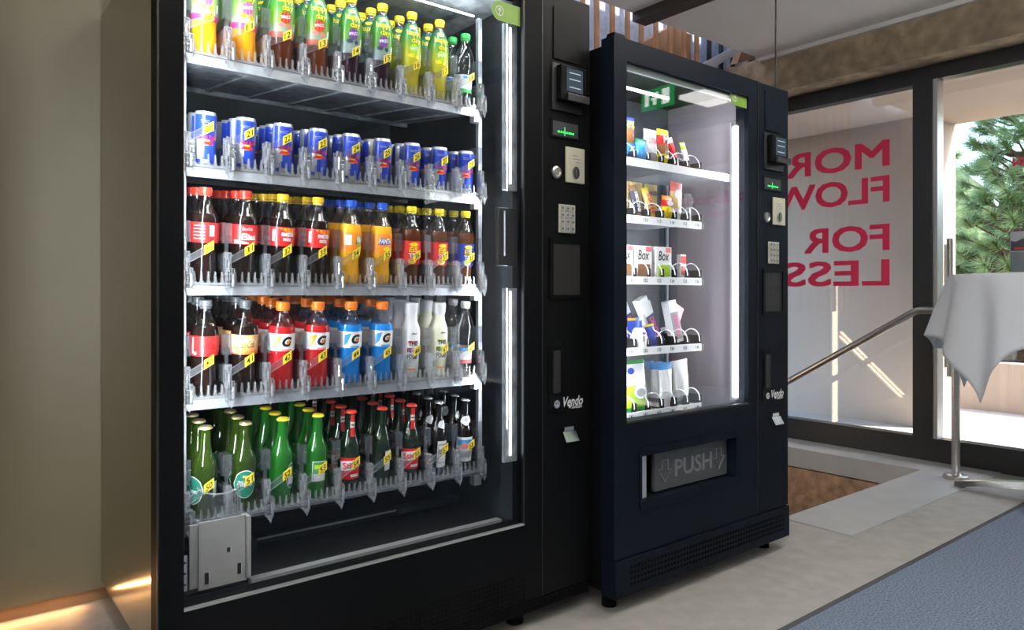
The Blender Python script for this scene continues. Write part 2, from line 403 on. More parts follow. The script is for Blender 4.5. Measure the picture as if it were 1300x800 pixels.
# ceiling with the dark rail
m = MB(); m.box(-4.12, 1.9, -4.72, 2.99, CZ, CZ+.12, 'ceiling_white'); m.box(1.9, FX+.12, -4.72, 2.99, CZ, CZ+.12, 'ceiling_white'); struct(m.build('ceiling'))
rx0 = 3.33
m = MB(); m.box(rx0, rx0+.12, -4.5, 2.99, CZ-.055, CZ-.001, 'rail_dark'); tag(m.build('ceiling_rail'), 'dark brown rail running across the white ceiling', 'ceiling rail')
m = MB(); m.box(1.9, FX+.12, 2.93, 2.985, CZ+.121, 3.5, 'plain_wall'); struct(m.build('wall_sun_block'))  # added out of view to keep direct sun off the back wall
m = MB(); m.box(FX, FX+.12, 2.99, BY+.06, CZ, 4.4, 'plain_wall'); struct(m.build('wall_sun_block_end'))  # added to stop sun entering the shaft from its open end
m = MB(); m.box(FX-.20, FX+.12, -4.6, BY+.05, 2.49, CZ-.001, 'stone_beam'); struct(m.build('beam_facade'))
m = MB(); m.box(FX-.235, FX-.201, -4.6, 2.98, CZ-.03, CZ-.001, 'trim_white'); struct(m.build('trim_2'))
# thin rod from the ceiling
p = ray(985, 0); t = 3.45
m = MB(); m.tube([(p.x*t, p.y*t, 0), (p.x*t, p.y*t, CZ)], .005, 'void_black', 8); tag(m.build('hanging_rod', smooth=True), 'thin dark vertical rod between floor and ceiling behind the snack machine', 'rod')

# wood slats in front of the stone back wall
def XatY(px, Y): return onY(px, 100, Y).x
sl_px = [738.5, 756.5, 776.5, 795.7, 813.5, 832, 850, 868, 884, 900, 915, 930]
slats_me = {}
for i, px in enumerate(sl_px):
    x = XatY(px, BY-.06); mat = 'slat_wood' if i < 9 else 'slat_dark'
    if mat not in slats_me:
        q = MB(); q.box(0, .033, 0, .020, 0, 3.3, mat); slats_me[mat] = q.mesh('slat')
    o = link('wall_slat', slats_me[mat], None, (x, BY-.06, 0.9))
    tag(o, ('orange brown vertical wooden slat' if i < 9 else 'dark vertical slat') + ' above the snack machine, %s counted from the drink machine' % ['first', 'second', 'third', 'fourth', 'fifth', 'sixth', 'seventh', 'eighth', 'ninth', 'tenth', 'eleventh', 'last'][i], 'slat', 'slats in front of the stone wall')
# sloping timber soffit behind the slats
pts = [onY(x, y, BY+.03) for x, y in ((796, 66), (850, 33), (873, 46), (873, 100), (796, 100))]
m = MB(); m.prism([(p.x, BY, p.z) for p in pts], (0, .055, 0), 'soffit_wood'); tag(m.build('timber_screen'), 'brown timber panel with a sloping top behind the wall slats', 'panel')
a, b = onY(893, 93, BY-.10), onY(945, 64, BY-.10)
m = MB(); m.prism([a, b, b+Vector((0, 0, .07)), a+Vector((0, 0, .07))], (0, .03, 0), 'aluminium'); m.build('steel_strut'); tag(bpy.data.objects['steel_strut'], 'grey steel strut rising at an angle past the dark slats', 'strut')
a, b, c = onY(936, 80, BY-.2), onY(963, 73, BY-.2), onY(941, 66, BY-.2)
m = MB(); m.prism([a, b, c], (0, .06, 0), 'soffit_wood'); tag(m.build('timber_wedge'), 'small brown timber wedge under the ceiling edge', 'wedge')

# light lines on the stairwell back wall (they mirror in the glass)
def led_line(a, b, label):
    q = MB(); d = (b-a).normalized(); s_ = Vector((d.z, 0, -d.x))
    for k in (-1, 1):
        c0 = s_*(.022*k); q.prism([a+c0-s_*.003, b+c0-s_*.003, b+c0+s_*.003, a+c0+s_*.003], (0, .02, 0), 'led_warm')
    th = thing('light_line', (a+b)/2, label, 'lamp', 'light lines on the stairwell wall')
    q.build('led_tube', th)
    h = MB(); h.prism([a-s_*.04, b-s_*.04, b+s_*.04, a+s_*.04], (0, .02, 0), 'aluminium'); hh = h.build('housing', th); hh.location.y += .021
led_line(Vector((3.4, BY-.02, -.11)), Vector((3.4, BY-.02, 1.14)), 'upright warm light line on the stairwell back wall')
led_line(Vector((2.0, BY-.02, 0.0)), Vector((3.3, BY-.02, .69)), 'sloping warm light line on the stairwell back wall')

# glazed front: fixed pane on the left, door, further panes outside the frame
def frame_rect(q, y0, y1, z0, z1, w, mat='frame_black', x0=FX, x1=FX+.07):
    q.box(x0, x1, y0, y0+w, z0, z1, mat); q.box(x0, x1, y1-w, y1, z0, z1, mat)
    q.box(x0, x1, y0+w, y1-w, z0, z0+w, mat); q.box(x0, x1, y0+w, y1-w, z1-w, z1, mat)
win = struct(thing('window_1', (FX, 2.6, 0), None, None))
q = MB(); q.box(FX, FX+.09, 1.90, BY+.05, 0, .15, 'frame_black'); q.box(FX, FX+.09, 1.90, BY+.05, 2.385, 2.489, 'frame_black')
q.box(FX-.02, FX+.09, 1.905, 2.02, .15, 2.385, 'frame_black'); q.box(FX+.01, FX+.06, 2.02, 2.028, .15, 2.385, 'aluminium'); q.build('window_frame', win)
q = MB(); q.box(FX+.03, FX+.04, 2.028, BY+.04, .15, 2.385, 'window_glass'); q.build('pane', win)
q = MB()
for key, zc, (wid) in ((T('MORE'), 1.9875, .90), (T('FLOW'), 1.7505, .84), (T('FOR'), 1.4315, .60), (T('LESS'), 1.197, .76)):
    for n_, (dy, dz) in enumerate(((0, 0), (-.007, -.005), (.007, -.005), (-.007, .005), (.007, .005))):
        flat_text(q, key, (FX+.028-.0002*n_, 2.183+wid/2+dy, zc+dz), (0, 1, 0), (0, 0, 1), .168, 'vinyl_red', width=wid-.014)
q.build('lettering', win)
dr = struct(thing('door_1', (FX, 1.2, 0), None, None))
q = MB(); q.box(FX, FX+.09, .55, 1.90, 0, .15, 'frame_black'); q.box(FX, FX+.09, .55, 1.90, 2.395, 2.489, 'frame_black'); q.box(FX, FX+.09, .55, .66, .15, 2.395, 'frame_black')
q.box(FX-.01, FX+.08, 1.878, 1.904, .15, 2.395, 'aluminium'); q.build('door_frame', dr)
q = MB(); q.box(FX+.03, FX+.04, .66, 1.878, .15, 2.395, 'window_glass'); q.build('pane', dr)
q = MB(); pz = onX(1286, 205, FX).z; flat_text(q, T('IN', .035), (FX+.028, onX(1291.5, 205, FX).y, pz), (0, 1, 0), (0, 0, 1), .050, 'vinyl_red'); q.build('lettering', dr)
hp = onX(1206, 303, FX-.06)
q = MB(); q.tube([(hp.x, hp.y, .55), (hp.x, hp.y, hp.z)], .018, 'brushed_steel', 14)
for z in (.7, hp.z-.12): q.tube([(hp.x, hp.y, z), (FX+.03, hp.y+.035, z)], .009, 'brushed_steel', 8)
q.tube([(FX-.004, hp.y+.045, .6), (FX-.004, hp.y+.045, hp.z-.03)], .009, 'brushed_steel', 8)
q.build('pull_handle', dr, smooth=True)
for i in range(4):
    y1 = .55-i*1.29; y0 = y1-1.29
    wo = struct(thing('window_%d' % (i+2), (FX, (y0+y1)/2, 0), None, None))
    q = MB(); frame_rect(q, y0, y1, 0, 2.489, .07); q.build('window_frame', wo)
    q = MB(); q.box(FX+.03, FX+.04, y0+.07, y1-.07, .07, 2.419, 'window_glass'); q.build('pane', wo)
    if i == 0:
        q = MB(); flat_text(q, T('Storebox', .04), (FX+.028, -.23, 1.83), (0, 1, 0), (0, 0, 1), .10, 'vinyl_red', width=.75)
        flat_text(q, T('LEDGAR', .02), (FX+.028, -.25, 1.70), (0, 1, 0), (0, 0, 1), .035, 'vinyl_red'); q.build('lettering', wo)

# outside: porch wall, soffit, patio, planter, pines
EX = 6.28; SY = 2.48; SO = 6.83; SZ = 2.5
m = MB(); m.box(EX, EX+.2, SY, 6.0, -.05, SZ, 'plaster'); m.box(EX+.201, SO, SY, SY+.25, -.05, SZ, 'plaster'); struct(m.build('wall_porch'))
m = MB(); m.box(7.2, 7.4, -9, -1.35, -.05, SZ+.25, 'plaster'); struct(m.build('wall_neighbour'))
m = MB(); m.box(FX+.121, SO, -5, 6.0, SZ+.002, SZ+.25, 'plaster'); struct(m.build('ceiling_porch'))
m = MB(); m.box(FX+.121, 40, -25, 30, -.12, -.03, 'patio'); struct(m.build('ground'))
m = MB()
for k in range(80): m.box(5.05, 5.22, -1.5+k*.045, -1.5+k*.045+.025, -.03, -.015, 'drain')
m.box(5.04, 5.05, -1.5, 2.1, -.03, -.012, 'drain'); m.box(5.22, 5.23, -1.5, 2.1, -.03, -.012, 'drain')
tag(m.build('drain_grate'), 'dark drain grate on the patio just outside the glass door', 'drain')
m = MB(); m.box(7.7, 7.9, -8, 9, -.03, .42, 'plaster'); struct(m.build('wall_planter'))
m = MB(); m.box(7.9, 40, -25, 30, -.03, .36, 'soil'); struct(m.build('ground_planting'))
def pine(base, h, rad, ntuft, seed, label):
    rnd = random.Random(seed)
    th = thing('pine_tree', base, label, 'tree', 'pines outside the door')
    q = MB(); q.tube([(base[0]+.06*math.sin(k), base[1]+.05*math.cos(k*1.7), base[2]+h*k/8) for k in range(9)], [.11*(1-k/9.5) for k in range(9)], 'bark', 8); q.build('trunk', th, smooth=True)
    br = MB(); nd = MB(); mats = ['needle_a', 'needle_b', 'needle_b', 'needle_c']
    for i in range(ntuft):
        z = base[2]+.25+(h-.35)*rnd.random(); f = 1-((z-base[2])/h)**1.6*.75
        a = rnd.random()*2*PI; r = rad*f*math.sqrt(rnd.uniform(.25, 1))
        tip = Vector((base[0]+r*math.cos(a), base[1]+r*math.sin(a), z))
        root = Vector((base[0], base[1], max(base[2]+.1, z-.35*r)))
        mid = (tip+root)/2+Vector((0, 0, -.06))
        br.tube([root, mid, tip], [.018, .012, .006], 'bark', 5)
        ax = (tip-mid).normalized()+Vector((0, 0, .35)); ax.normalize()
        u = ax.orthogonal().normalized(); w_ = ax.cross(u); mt = rnd.choice(mats)
        for k in range(130):
            st_ = tip-ax*rnd.uniform(0, .13); ph = rnd.random()*2*PI; el = rnd.uniform(.25, 1.25)
            d = ax*math.cos(el)+(u*math.cos(ph)+w_*math.sin(ph))*math.sin(el); L = rnd.uniform(.14, .24)
            s_ = d.orthogonal().normalized()*.0048
            e = st_+d*L+Vector((0, 0, -.035*L/.2))
            b0 = len(nd.v); nd.v += [tuple(st_-s_), tuple(st_+s_), tuple(e)]; nd.f.append((b0, b0+1, b0+2)); nd.m.append(nd.mi(mt))
    br.build('branches', th); n_ = nd.build('needles', th); n_['kind'] = 'stuff'
pine((8.9, 2.5, .36), 3.4, .95, 330, 3, 'long needled green pine nearest the glass door')
pine((11.2, 4.75, .36), 4.2, 1.15, 230, 4, 'tall green pine behind the nearest pine, to its left')
pine((11.4, 2.0, .36), 4.4, 1.15, 230, 5, 'tall green pine behind the nearest pine, to its right')
pine((8.9, -1.5, .36), 3.4, 1.0, 220, 8, 'green pine outside to the right of the glass door, mirrored in the machine')
m = MB()
for k in range(10):
    y = -6+k*1.4
    m.lathe([(0, .5), (.5, .85), (1.4, .95), (2.4, .7), (2.9, .2)], 'hedge', 9, (14.2+.3*math.sin(k*2.1), y, .36))
hg = m.build('hedge', smooth=True); tag(hg, 'dark green hedge far behind the pines', 'hedge', None, 'stuff')

# handrail and its post
hx, hy = 4.557, 1.653
th = thing('handrail', (hx, hy, .006), 'brushed steel stair handrail on an upright post beside the covered table', 'handrail')
q = MB(); q.tube([(hx, hy, .012), (hx, hy, .985)], .022, 'brushed_steel', 18); q.build('post', th, smooth=True)
q = MB(); q.lathe([(0, .062), (.016, .062), (.02, .055), (.02, .03), (.03, .024)], 'brushed_steel', 26, (hx, hy, .006)); q.build('floor_flange', th, smooth=True)
q = MB(); bend = 1.86; pth = [(hx, hy, .957)]+[(hx, bend-.03+.06*k/6, .957-.018*(k/6)**2) for k in range(7)]
e = Vector((hx, 3.25, .957-.018-(3.25-bend-.03)*.60)); pth.append(tuple(e)); q.tube(pth, .021, 'brushed_steel', 16); q.build('rail', th, smooth=True)

# high table with cloth
tx, ty, tz, TR = 4.42, 1.22, 1.148, .385
th = thing('bistro_table', (tx, ty, .007), 'high round table on a polished four armed foot under a white cloth', 'table')
q = MB(); q.lathe([(0, TR), (.022, TR)], 'tabletop', 48, (tx, ty, tz-.024)); q.build('table_top', th, smooth=True)
q = MB(); q.lathe([(.06, .038), (1.0, .034), (1.118, .06)], 'bright_steel', 24, (tx, ty, .006)); q.build('column', th, smooth=True)
for k in range(4):
    a = math.radians(100+90*k); d = Vector((math.cos(a), math.sin(a), 0)); s_ = Vector((-d.y, d.x, 0))
    c0 = Vector((tx, ty, 0)); q = MB(); secs = []
    for i in range(9):
        u = i/8; r = .03+.34*u; hw = .034-.010*u; zt = .085-.05*u**1.3; zb = .05-.035*u if u < .85 else .014
        p = c0+d*r; secs.append([p-s_*hw+Vector((0, 0, zb)), p+s_*hw+Vector((0, 0, zb)), p+s_*hw*.7+Vector((0, 0, zt)), p-s_*hw*.7+Vector((0, 0, zt))])
    vs = [v for s2 in secs for v in s2]; fs = [(4*i+j, 4*i+(j+1) % 4, 4*i+4+(j+1) % 4, 4*i+4+j) for i in range(8) for j in range(4)]+[(3, 2, 1, 0), (32, 33, 34, 35)]
    q.add(vs, fs, 'bright_steel')
    f_ = c0+d*.355; q.lathe([(0, .02), (.012, .022), (.02, .016)], 'bright_steel', 14, (f_.x, f_.y, .0075)); q.build('foot', th, smooth=True)
N = 72; side = .72; rot = math.radians(162-45)
vs = []
for i in range(N+1):
    for j in range(N+1):
        u, v = -side+2*side*i/N, -side+2*side*j/N
        d = math.hypot(u, v); a = math.atan2(v, u)+rot
        if d <= TR+.004: vs.append((tx+d*math.cos(a), ty+d*math.sin(a), tz+.0035)); continue
        dr_ = d-TR
        fold = .5+.5*math.sin(a*7+.9)*math.cos(a*3+.4)
        flare = (.08+.26*fold)*dr_; drop = math.sqrt(max(0, dr_**2-flare**2*.6))
        rr = TR+.010+flare+.012*math.sin(a*13)*min(1, dr_/.2)
        da = abs((a-math.radians(72)+PI) % (2*PI)-PI)
        if da < .35: rr = min(rr, TR+.02+.10*max(0, da-.15))
        a2 = a+.05*math.sin(a*5)*min(1, dr_/.25)
        vs.append((tx+rr*math.cos(a2), ty+rr*math.sin(a2), tz+.0035-drop))
fs = [(i*(N+1)+j, (i+1)*(N+1)+j, (i+1)*(N+1)+j+1, i*(N+1)+j+1) for i in range(N) for j in range(N)]
q = MB(); q.add(vs, fs, 'cloth'); o = q.build('tablecloth', smooth=True)
sm = o.modifiers.new('solid', 'SOLIDIFY'); sm.thickness = .0025; sm.offset = 1
tag(o, 'white cloth draped over the high table with corners hanging down', 'tablecloth')
# card holder on the table
bp = onX(1284, 340, 4.17); cx_, cy_ = 4.17, bp.y
th = thing('card_holder', (cx_, cy_-.055, tz+.0045), 'clear acrylic card holder with a grey picture card on the covered table', 'holder')
zb = tz+.0045
q = MB(); q.box(cx_-.01, cx_+.05, cy_-.11, cy_, zb, zb+.004, 'acrylic'); q.box(cx_-.012, cx_-.009, cy_-.11, cy_, zb+.004, zb+.105, 'acrylic'); q.box(cx_-.01, cx_+.04, cy_-.003, cy_, zb+.004, zb+.105, 'acrylic'); q.build('stand', th)
q = MB(); q.box(cx_-.002, cx_+.001, cy_-.112, cy_+.004, zb+.006, zb+.205, 'card_grey')
q.prism([(cx_-.0022, cy_+.002, zb+.11), (cx_-.0022, cy_-.11, zb+.11), (cx_-.0022, cy_-.11, zb+.15), (cx_-.0022, cy_-.05, zb+.17), (cx_-.0022, cy_-.02, zb+.155), (cx_-.0022, cy_+.002, zb+.16)], (-.0006, 0, 0), 'card_dark')
q.box(cx_-.0034, cx_-.0028, cy_-.10, cy_-.012, zb+.118, zb+.126, 'p_deepred'); q.build('picture_card', th)

# unseen fill lamps added to brighten the room, then pendant lamp and exit sign
for i, (x, y, wd) in enumerate(((-.35, -.35, 'nearest the camera'), (-2.8, -.4, 'nearest the left wall panel'), (-1.9, -1.5, 'in the middle of the room'), (-3.0, -3.0, 'in the far rear corner'), (1.25, .45, 'in front of the drink machine'), (2.75, .85, 'in front of the snack machine'))):
    z = 2.40 if i < 4 else 2.56
    th = thing('fill_lamp', (x, y, z), 'added flat white fill lamp shining up and down, '+wd, 'lamp', 'added fill lamps')
    q = MB(); q.box(x-.52, x+.52, y-.17, y+.17, z, z+.03, 'trim_white')
    for sx in (-.4, .4): q.tube([(x+sx, y, z+.03), (x+sx, y, CZ)], .003, 'aluminium', 6)
    q.build('housing', th)
    q = MB(); q.box(x-.5, x+.5, y-.15, y+.15, z-.005, z-.0005, 'fill_panel_down'); q.build('lower_diffuser', th)
    q = MB(); q.box(x-.5, x+.5, y-.15, y+.15, z+.0305, z+.035, 'fill_panel_up'); q.build('upper_diffuser', th)
m = MB(); m.box(4.35, 4.72, -.16, .06, 2.5, 2.53, 'lamp_soft'); m.box(4.34, 4.73, -.17, .07, 2.53, 2.545, 'trim_white'); m.tube([(4.53, -.05, 2.545), (4.53, -.05, CZ)], .006, 'trim_white', 6)
tag(m.build('pendant_lamp'), 'small flat white hanging lamp by the door, mirrored in the snack machine glass', 'lamp')
th = thing('exit_sign', (4.51, -.5, 2.53), 'green exit sign with running figure, mirrored in the snack machine glass', 'sign')
q = MB(); q.box(4.50, 4.52, -.66, -.34, 2.53, 2.69, 'exit_green'); q.build('sign_plate', th)
q = MB(); 
for yy, w_, z0, z1 in ((-.60, .04, 2.56, 2.66), (-.52, .03, 2.56, 2.60), (-.52, .07, 2.60, 2.62), (-.50, .03, 2.63, 2.66), (-.41, .07, 2.55, 2.67)): q.box(4.497, 4.4995, yy-w_/2, yy+w_/2, z0, z1, 'exit_white')
q.build('pictogram', th)
q = MB(); q.tube([(4.51, -.5, 2.69), (4.51, -.5, CZ)], .005, 'aluminium', 6); q.build('hanger', th)
# warm strip under the wall panel
ld = bpy.data.lights.new('cove_light', 'AREA'); ld.shape = 'RECTANGLE'; ld.size = 4.2; ld.size_y = .015; ld.energy = 7.0; ld.color = (1, .50, .20)
lo = bpy.data.objects.new('cove_light', ld); COL.objects.link(lo); lo.location = (-1.7, WY-.004, .036); lo.rotation_euler = (math.radians(-52), 0, 0)

# ================================================================== DRINK MACHINE
Y1 = 1.73; XL, XR = .39, 1.718; GL, GR = .445, 1.433; BZ = .055; TZ = 2.01
vm = thing('vending_machine', ((XL+XR)/2, Y1+.5, 0), 'large black drink vending machine with brightly lit bottle shelves', 'vending machine')
BXL = .455; IY = 1.79                                   # body starts behind the door
q = MB(); q.box(BXL, BXL+.006, IY, WY-.01, BZ+.02, TZ-.02, 'satin_side'); q.build('side_panel', vm)
q = MB(); q.box(BXL+.02, XR, IY+.80, IY+.83, BZ+.02, TZ-.02, 'cabinet_dark'); q.box(BXL+.02, XR-.012, IY, IY+.80, TZ-.045, TZ-.02, 'galvanized')
q.box(BXL+.021, 1.445, IY, IY+.80, BZ+.02, .325, 'void_black'); q.box(1.445, XR-.012, IY, IY+.80, BZ+.02, TZ-.045, 'cabinet_dark'); q.box(XR-.012, XR, IY, IY+.8, BZ+.02, TZ-.02, 'black_metal'); q.build('cabinet', vm)
q = MB()   # door frame around the glass
zb, zt = .337, 1.965
q.box(XL, GL, Y1, IY-.002, BZ+.04, TZ, 'black_metal'); q.box(GR, 1.506, Y1, IY-.002, BZ+.04, TZ, 'black_metal')
q.box(GL, GR, Y1, IY-.002, BZ+.04, zb, 'black_metal'); q.box(GL, GR, Y1, IY-.002, zt, TZ, 'black_metal')
q.box(XL-.0005, XL+.003, Y1-.001, Y1+.006, BZ+.04, TZ, 'dark_plastic'); q.build('door_frame', vm)
q = MB(); q.box(GL, GR, Y1+.010, Y1+.016, zb, zt, 'machine_glass'); gl_ = q.build('glass', vm)
q = MB(); q.box(GL, GR, Y1-.002, Y1+.008, zb-.004, zb+.002, 'aluminium'); q.box(GR-.004, GR+.001, Y1-.002, Y1+.008, zb, zt, 'dark_plastic'); q.build('glass_trim', vm)
q = MB(); q.box(XL, XR, Y1+.004, IY, BZ, BZ+.036, 'black_metal'); kb = q.build('kick_plate', vm)
q = MB()
for r in range(2):
    for k in range(92):
        x = XL+.02+k*.0142; q.box(x, x+.006, Y1+.0025, Y1+.0045, BZ+.009+r*.013, BZ+.015+r*.013, 'hole')
h_ = q.build('vent_holes', kb); h_['kind'] = 'stuff'
q = MB()
for r in range(6):
    for k in range(60):
        x = GR-.004-k*.0143; 
        if k > 8+ (8-r)*7: continue
        q.box(x, x+.0065, Y1-.0012, Y1+.001, .102+r*.0145, .1085+r*.0145, 'hole')
h_ = q.build('vent_holes', vm); h_['kind'] = 'stuff'
for x in (.47, 1.46):
    q = MB(); q.lathe([(0, .028), (.05, .028), (BZ-.001, .02)], 'black_metal', 16, (x, Y1+.08, 0.0)); q.build('foot', vm, smooth=True)

def control_panel(vm, X0, X1, Y, fz, mat, zt, zb, seam):
    """selection column: fz maps heights of the drink machine's column to this one"""
    fx = lambda u: X0+u*(X1-X0)
    q = MB(); q.box(X0, X1, Y, Y+.055, zb, zt, mat); pn = q.build('control_panel', vm, bevel=.004)
    q = MB(); q.box(X0-.004, X0-.001, Y-.0015, Y+.02, zb, zt, 'dark_plastic'); q.build('door_seam', vm)
    def u_(px): return (onY(px, 300, Y1).x-1.51)/.208
    def z_(px, py): return fz(onY(px, py, Y1).z)
    def plate(name, x0, y0, x1, y1, mat, d=.004, par=pn, bev=.002, d0=0.0):
        xm = (x0+x1)/2; b = MB(); b.box(fx(u_(x0)), fx(u_(x1)), Y-d, Y-d0-.0002, z_(xm, y1), z_(xm, y0), mat); return b.build(name, par, bevel=bev)
    plate('upper_cover', 702, 13, 736, 79, mat, .004)
    plate('reader_plate', 700, 84, 737, 143, 'dark_plastic', .006)
    rd = plate('card_reader', 705, 87, 737, 132, 'panel_black', .028, bev=.005)
    xm = 722
    b = MB(); b.box(fx(u_(712)), fx(u_(732)), Y-.0295, Y-.0282, z_(xm, 120), z_(xm, 91), 'screen_dim')
    for yy in (96, 104, 114):
        b.box(fx(u_(715)), fx(u_(729)), Y-.0302, Y-.0296, z_(xm, yy+1.2), z_(xm, yy), 'screen_text')
    b.build('reader_screen', pn)
    b = MB(); b.box(fx(u_(711)), fx(u_(738)), Y-.040, Y-.027, z_(xm, 133), z_(xm, 123), 'dark_plastic'); b.build('reader_slot', pn, bevel=.003)
    plate('display', 698, 153, 737, 177, 'panel_black', .003)
    b = MB(); b.box(fx(u_(701)), fx(u_(733)), Y-.0036, Y-.0031, z_(717, 174), z_(717, 156), 'card_dark')
    x = 707
    for k, w_ in enumerate((3, 2, 3, 2, 4, 2)):
        b.box(fx(u_(x)), fx(u_(x+w_)), Y-.0042, Y-.0037, z_(717, 170), z_(717, 167.6), 'screen_green'); x += w_+.9
    b.box(fx(u_(715.6)), fx(u_(716.4)), Y-.0042, Y-.0037, z_(717, 173), z_(717, 162), 'screen_green'); b.build('display_text', pn)
    cpl = plate('coin_plate', 717, 188, 741, 233, 'cream', .006, bev=.003)
    b = MB(); b.box(fx(u_(722)), fx(u_(737)), Y-.0075, Y-.0061, z_(729, 210), z_(729, 195), 'cream')
    for yy, w0, w1 in ((198, 725, 731), (202, 725, 734), (206, 729, 734)): b.box(fx(u_(w0)), fx(u_(w1)), Y-.0082, Y-.0076, z_(729, yy+1.3), z_(729, yy), 'p_grey')
    b.build('coin_relief', pn)
    c = (fx(u_(729)), Y-.0061, z_(729, 220)); b = MB()
    b.add([(c[0]+.016*math.cos(k*PI/8), c[1]-.003, c[2]+.021*math.sin(k*PI/8)) for k in range(16)], [tuple(range(16))], 'bright_steel')
    b.add([(c[0]+.011*math.cos(k*PI/8), c[1]-.0034, c[2]+.018*math.sin(k*PI/8)) for k in range(16)], [tuple(range(16))], 'void_black')
    b.box(c[0]-.002, c[0]+.002, c[1]-.0045, c[1]-.0036, c[2]-.014, c[2]+.014, 'bright_steel'); b.build('coin_slot', pn)
    c = (fx(u_(705.5)), z_(705.5, 219)); b = MB()
    ring = [(.020, 0), (.020, .006), (.014, .009), (.011, .005), (.0, .005)]
    vs = []; 
    for r, d in ring: vs += [(c[0]+max(r, .0005)*math.cos(2*PI*k/20), Y-d-.0002, c[1]+max(r, .0005)*math.sin(2*PI*k/20)) for k in range(20)]
    b.add(vs, [(j*20+k, j*20+(k+1) % 20, j*20+20+(k+1) % 20, j*20+20+k) for j in range(4) for k in range(20)], 'brushed_steel'); b.build('coin_button', pn, smooth=True)
    kp = plate('keypad', 708.5, 260, 729.5, 296, 'cream', .004)
    kme = None
    for r in range(4):
        for cc in range(3):
            cx = fx(u_(712.6+cc*6.3)); cz = z_(719, 264.8+r*8.7)
            if kme is None:
                kb_ = MB(); kb_.box(-.0068, .0068, -.004, 0, -.0085, .0085, 'aluminium')
                kb_.box(-.0045, .0045, -.0046, -.0041, -.001, .001, 'p_black'); kb_.box(-.001, .001, -.0046, -.0041, -.005, .005, 'p_black'); kme = kb_.mesh('key')
            link('key', kme, pn, (cx, Y-.0042, cz))
    b = MB(); x0, x1, z0, z1 = fx(u_(697)), fx(u_(740)), z_(718, 379), z_(718, 304)
    b.box(x0, x1, Y-.006, Y-.0002, z0, z0+.012, 'panel_black'); b.box(x0, x1, Y-.006, Y-.0002, z1-.012, z1, 'panel_black'); b.box(x0, x0+.014, Y-.006, Y-.0002, z0+.012, z1-.012, 'panel_black'); b.box(x1-.014, x1, Y-.006, Y-.0002, z0+.012, z1-.012, 'panel_black')
    b.box(x0+.014, x1-.014, Y-.0012, Y-.0004, z0+.012, z1-.012, 'void_black'); b.build('return_tray', pn)
    hd = plate('lock_plate', 696.5, 437, 713, 523, 'panel_black', .005, bev=.003)
    b = MB(); b.box(fx(u_(700)), fx(u_(709)), Y-.012, Y-.0052, z_(705, 499), z_(705, 445), 'dark_plastic'); b.build('door_handle', pn, bevel=.003)
    c = (fx(u_(704.5)), z_(704.5, 513)); b = MB(); vs = []
    for r, d in ((.013, .005), (.013, .010), (.007, .0105), (.0004, .0085)): vs += [(c[0]+r*math.cos(2*PI*k/16), Y-d-.0002, c[1]+r*math.sin(2*PI*k/16)) for k in range(16)]
    b.add(vs, [(j*16+k, j*16+(k+1) % 16, j*16+16+(k+1) % 16, j*16+16+k) for j in range(3) for k in range(16)], 'bright_steel'); b.build('lock', pn, smooth=True)
    b = MB(); flat_text(b, T('Vendo', .025, .3), (fx(u_(727.5)), Y-.0008, z_(727.5, 509)), (1, 0, 0), (0, 0, 1), .032, 'p_white', width=.088)
    flat_text(b, T('SANDEN', .03), (fx(u_(732)), Y-.0008, z_(730, 516.6)), (1, 0, 0), (0, 0, 1), .009, 'p_white'); b.box(fx(u_(722)), fx(u_(724.5)), Y-.0009, Y-.0003, z_(723, 518), z_(723, 515), 'p_white'); b.build('lettering', pn)
    b = MB(); x0, x1 = fx(u_(711.5)), fx(u_(728)); z1, z0 = z_(720, 541), z_(720, 559)
    b.box(x0+.008, x1-.008, Y-.012, Y-.0002, z1-.014, z1, 'bright_steel')
    b.prism([(x0, Y-.006, z1-.014), (x0, Y-.012, z1-.014), (x0, Y-.030, z0), (x0, Y-.026, z0)], (x1-x0, 0, 0), 'bright_steel'); b.build('return_lever', pn, bevel=.0012)
    return pn
control_panel(vm, 1.510, 1.718, Y1, lambda z: z, 'panel_black', TZ, BZ+.04, 0)
# round green sticker on the glass
def sticker(vm, x0, y0, x1, y1, Y, glassY):
    a, b = onY(x0, y0, glassY), onY(x1, y1, glassY); r = (a.z-b.z)/2; cx, cz = a.x+r, (a.z+b.z)/2; Yp = glassY-.0008
    q = MB(); q.prism([(cx-r*math.sin(k*PI/12), Yp, cz+r*math.cos(k*PI/12)) for k in range(13)]+[(b.x, Yp, cz-r), (b.x, Yp, cz+r)], (0, .0006, 0), 'sticker_green')
    n = 20; R_ = r*.52; Yq = Yp-.0006
    q.add([(cx+R_*f*math.cos(2*PI*k/n), Yq, cz+R_*f*math.sin(2*PI*k/n)) for f in (1, .85) for k in range(n)], [(k, (k+1) % n, n+(k+1) % n, n+k) for k in range(n)], 'p_white')
    q.box(cx-R_*.08, cx+R_*.08, Yq-.0002, Yq, cz-R_*.8, cz+R_*.2, 'p_white')
    for dx, dz in ((0, .3), (-.3, .1), (.3, .1), (-.15, .45), (.15, .45)): q.add([(cx+R_*(dx+.15*math.cos(k)), Yq, cz+R_*(dz+.15*math.sin(k))) for k in range(6)], [tuple(range(6))], 'p_white')
    q.build('round_sticker', vm)
sticker(vm, 624, -2, 660, 34, Y1, Y1+.0095)

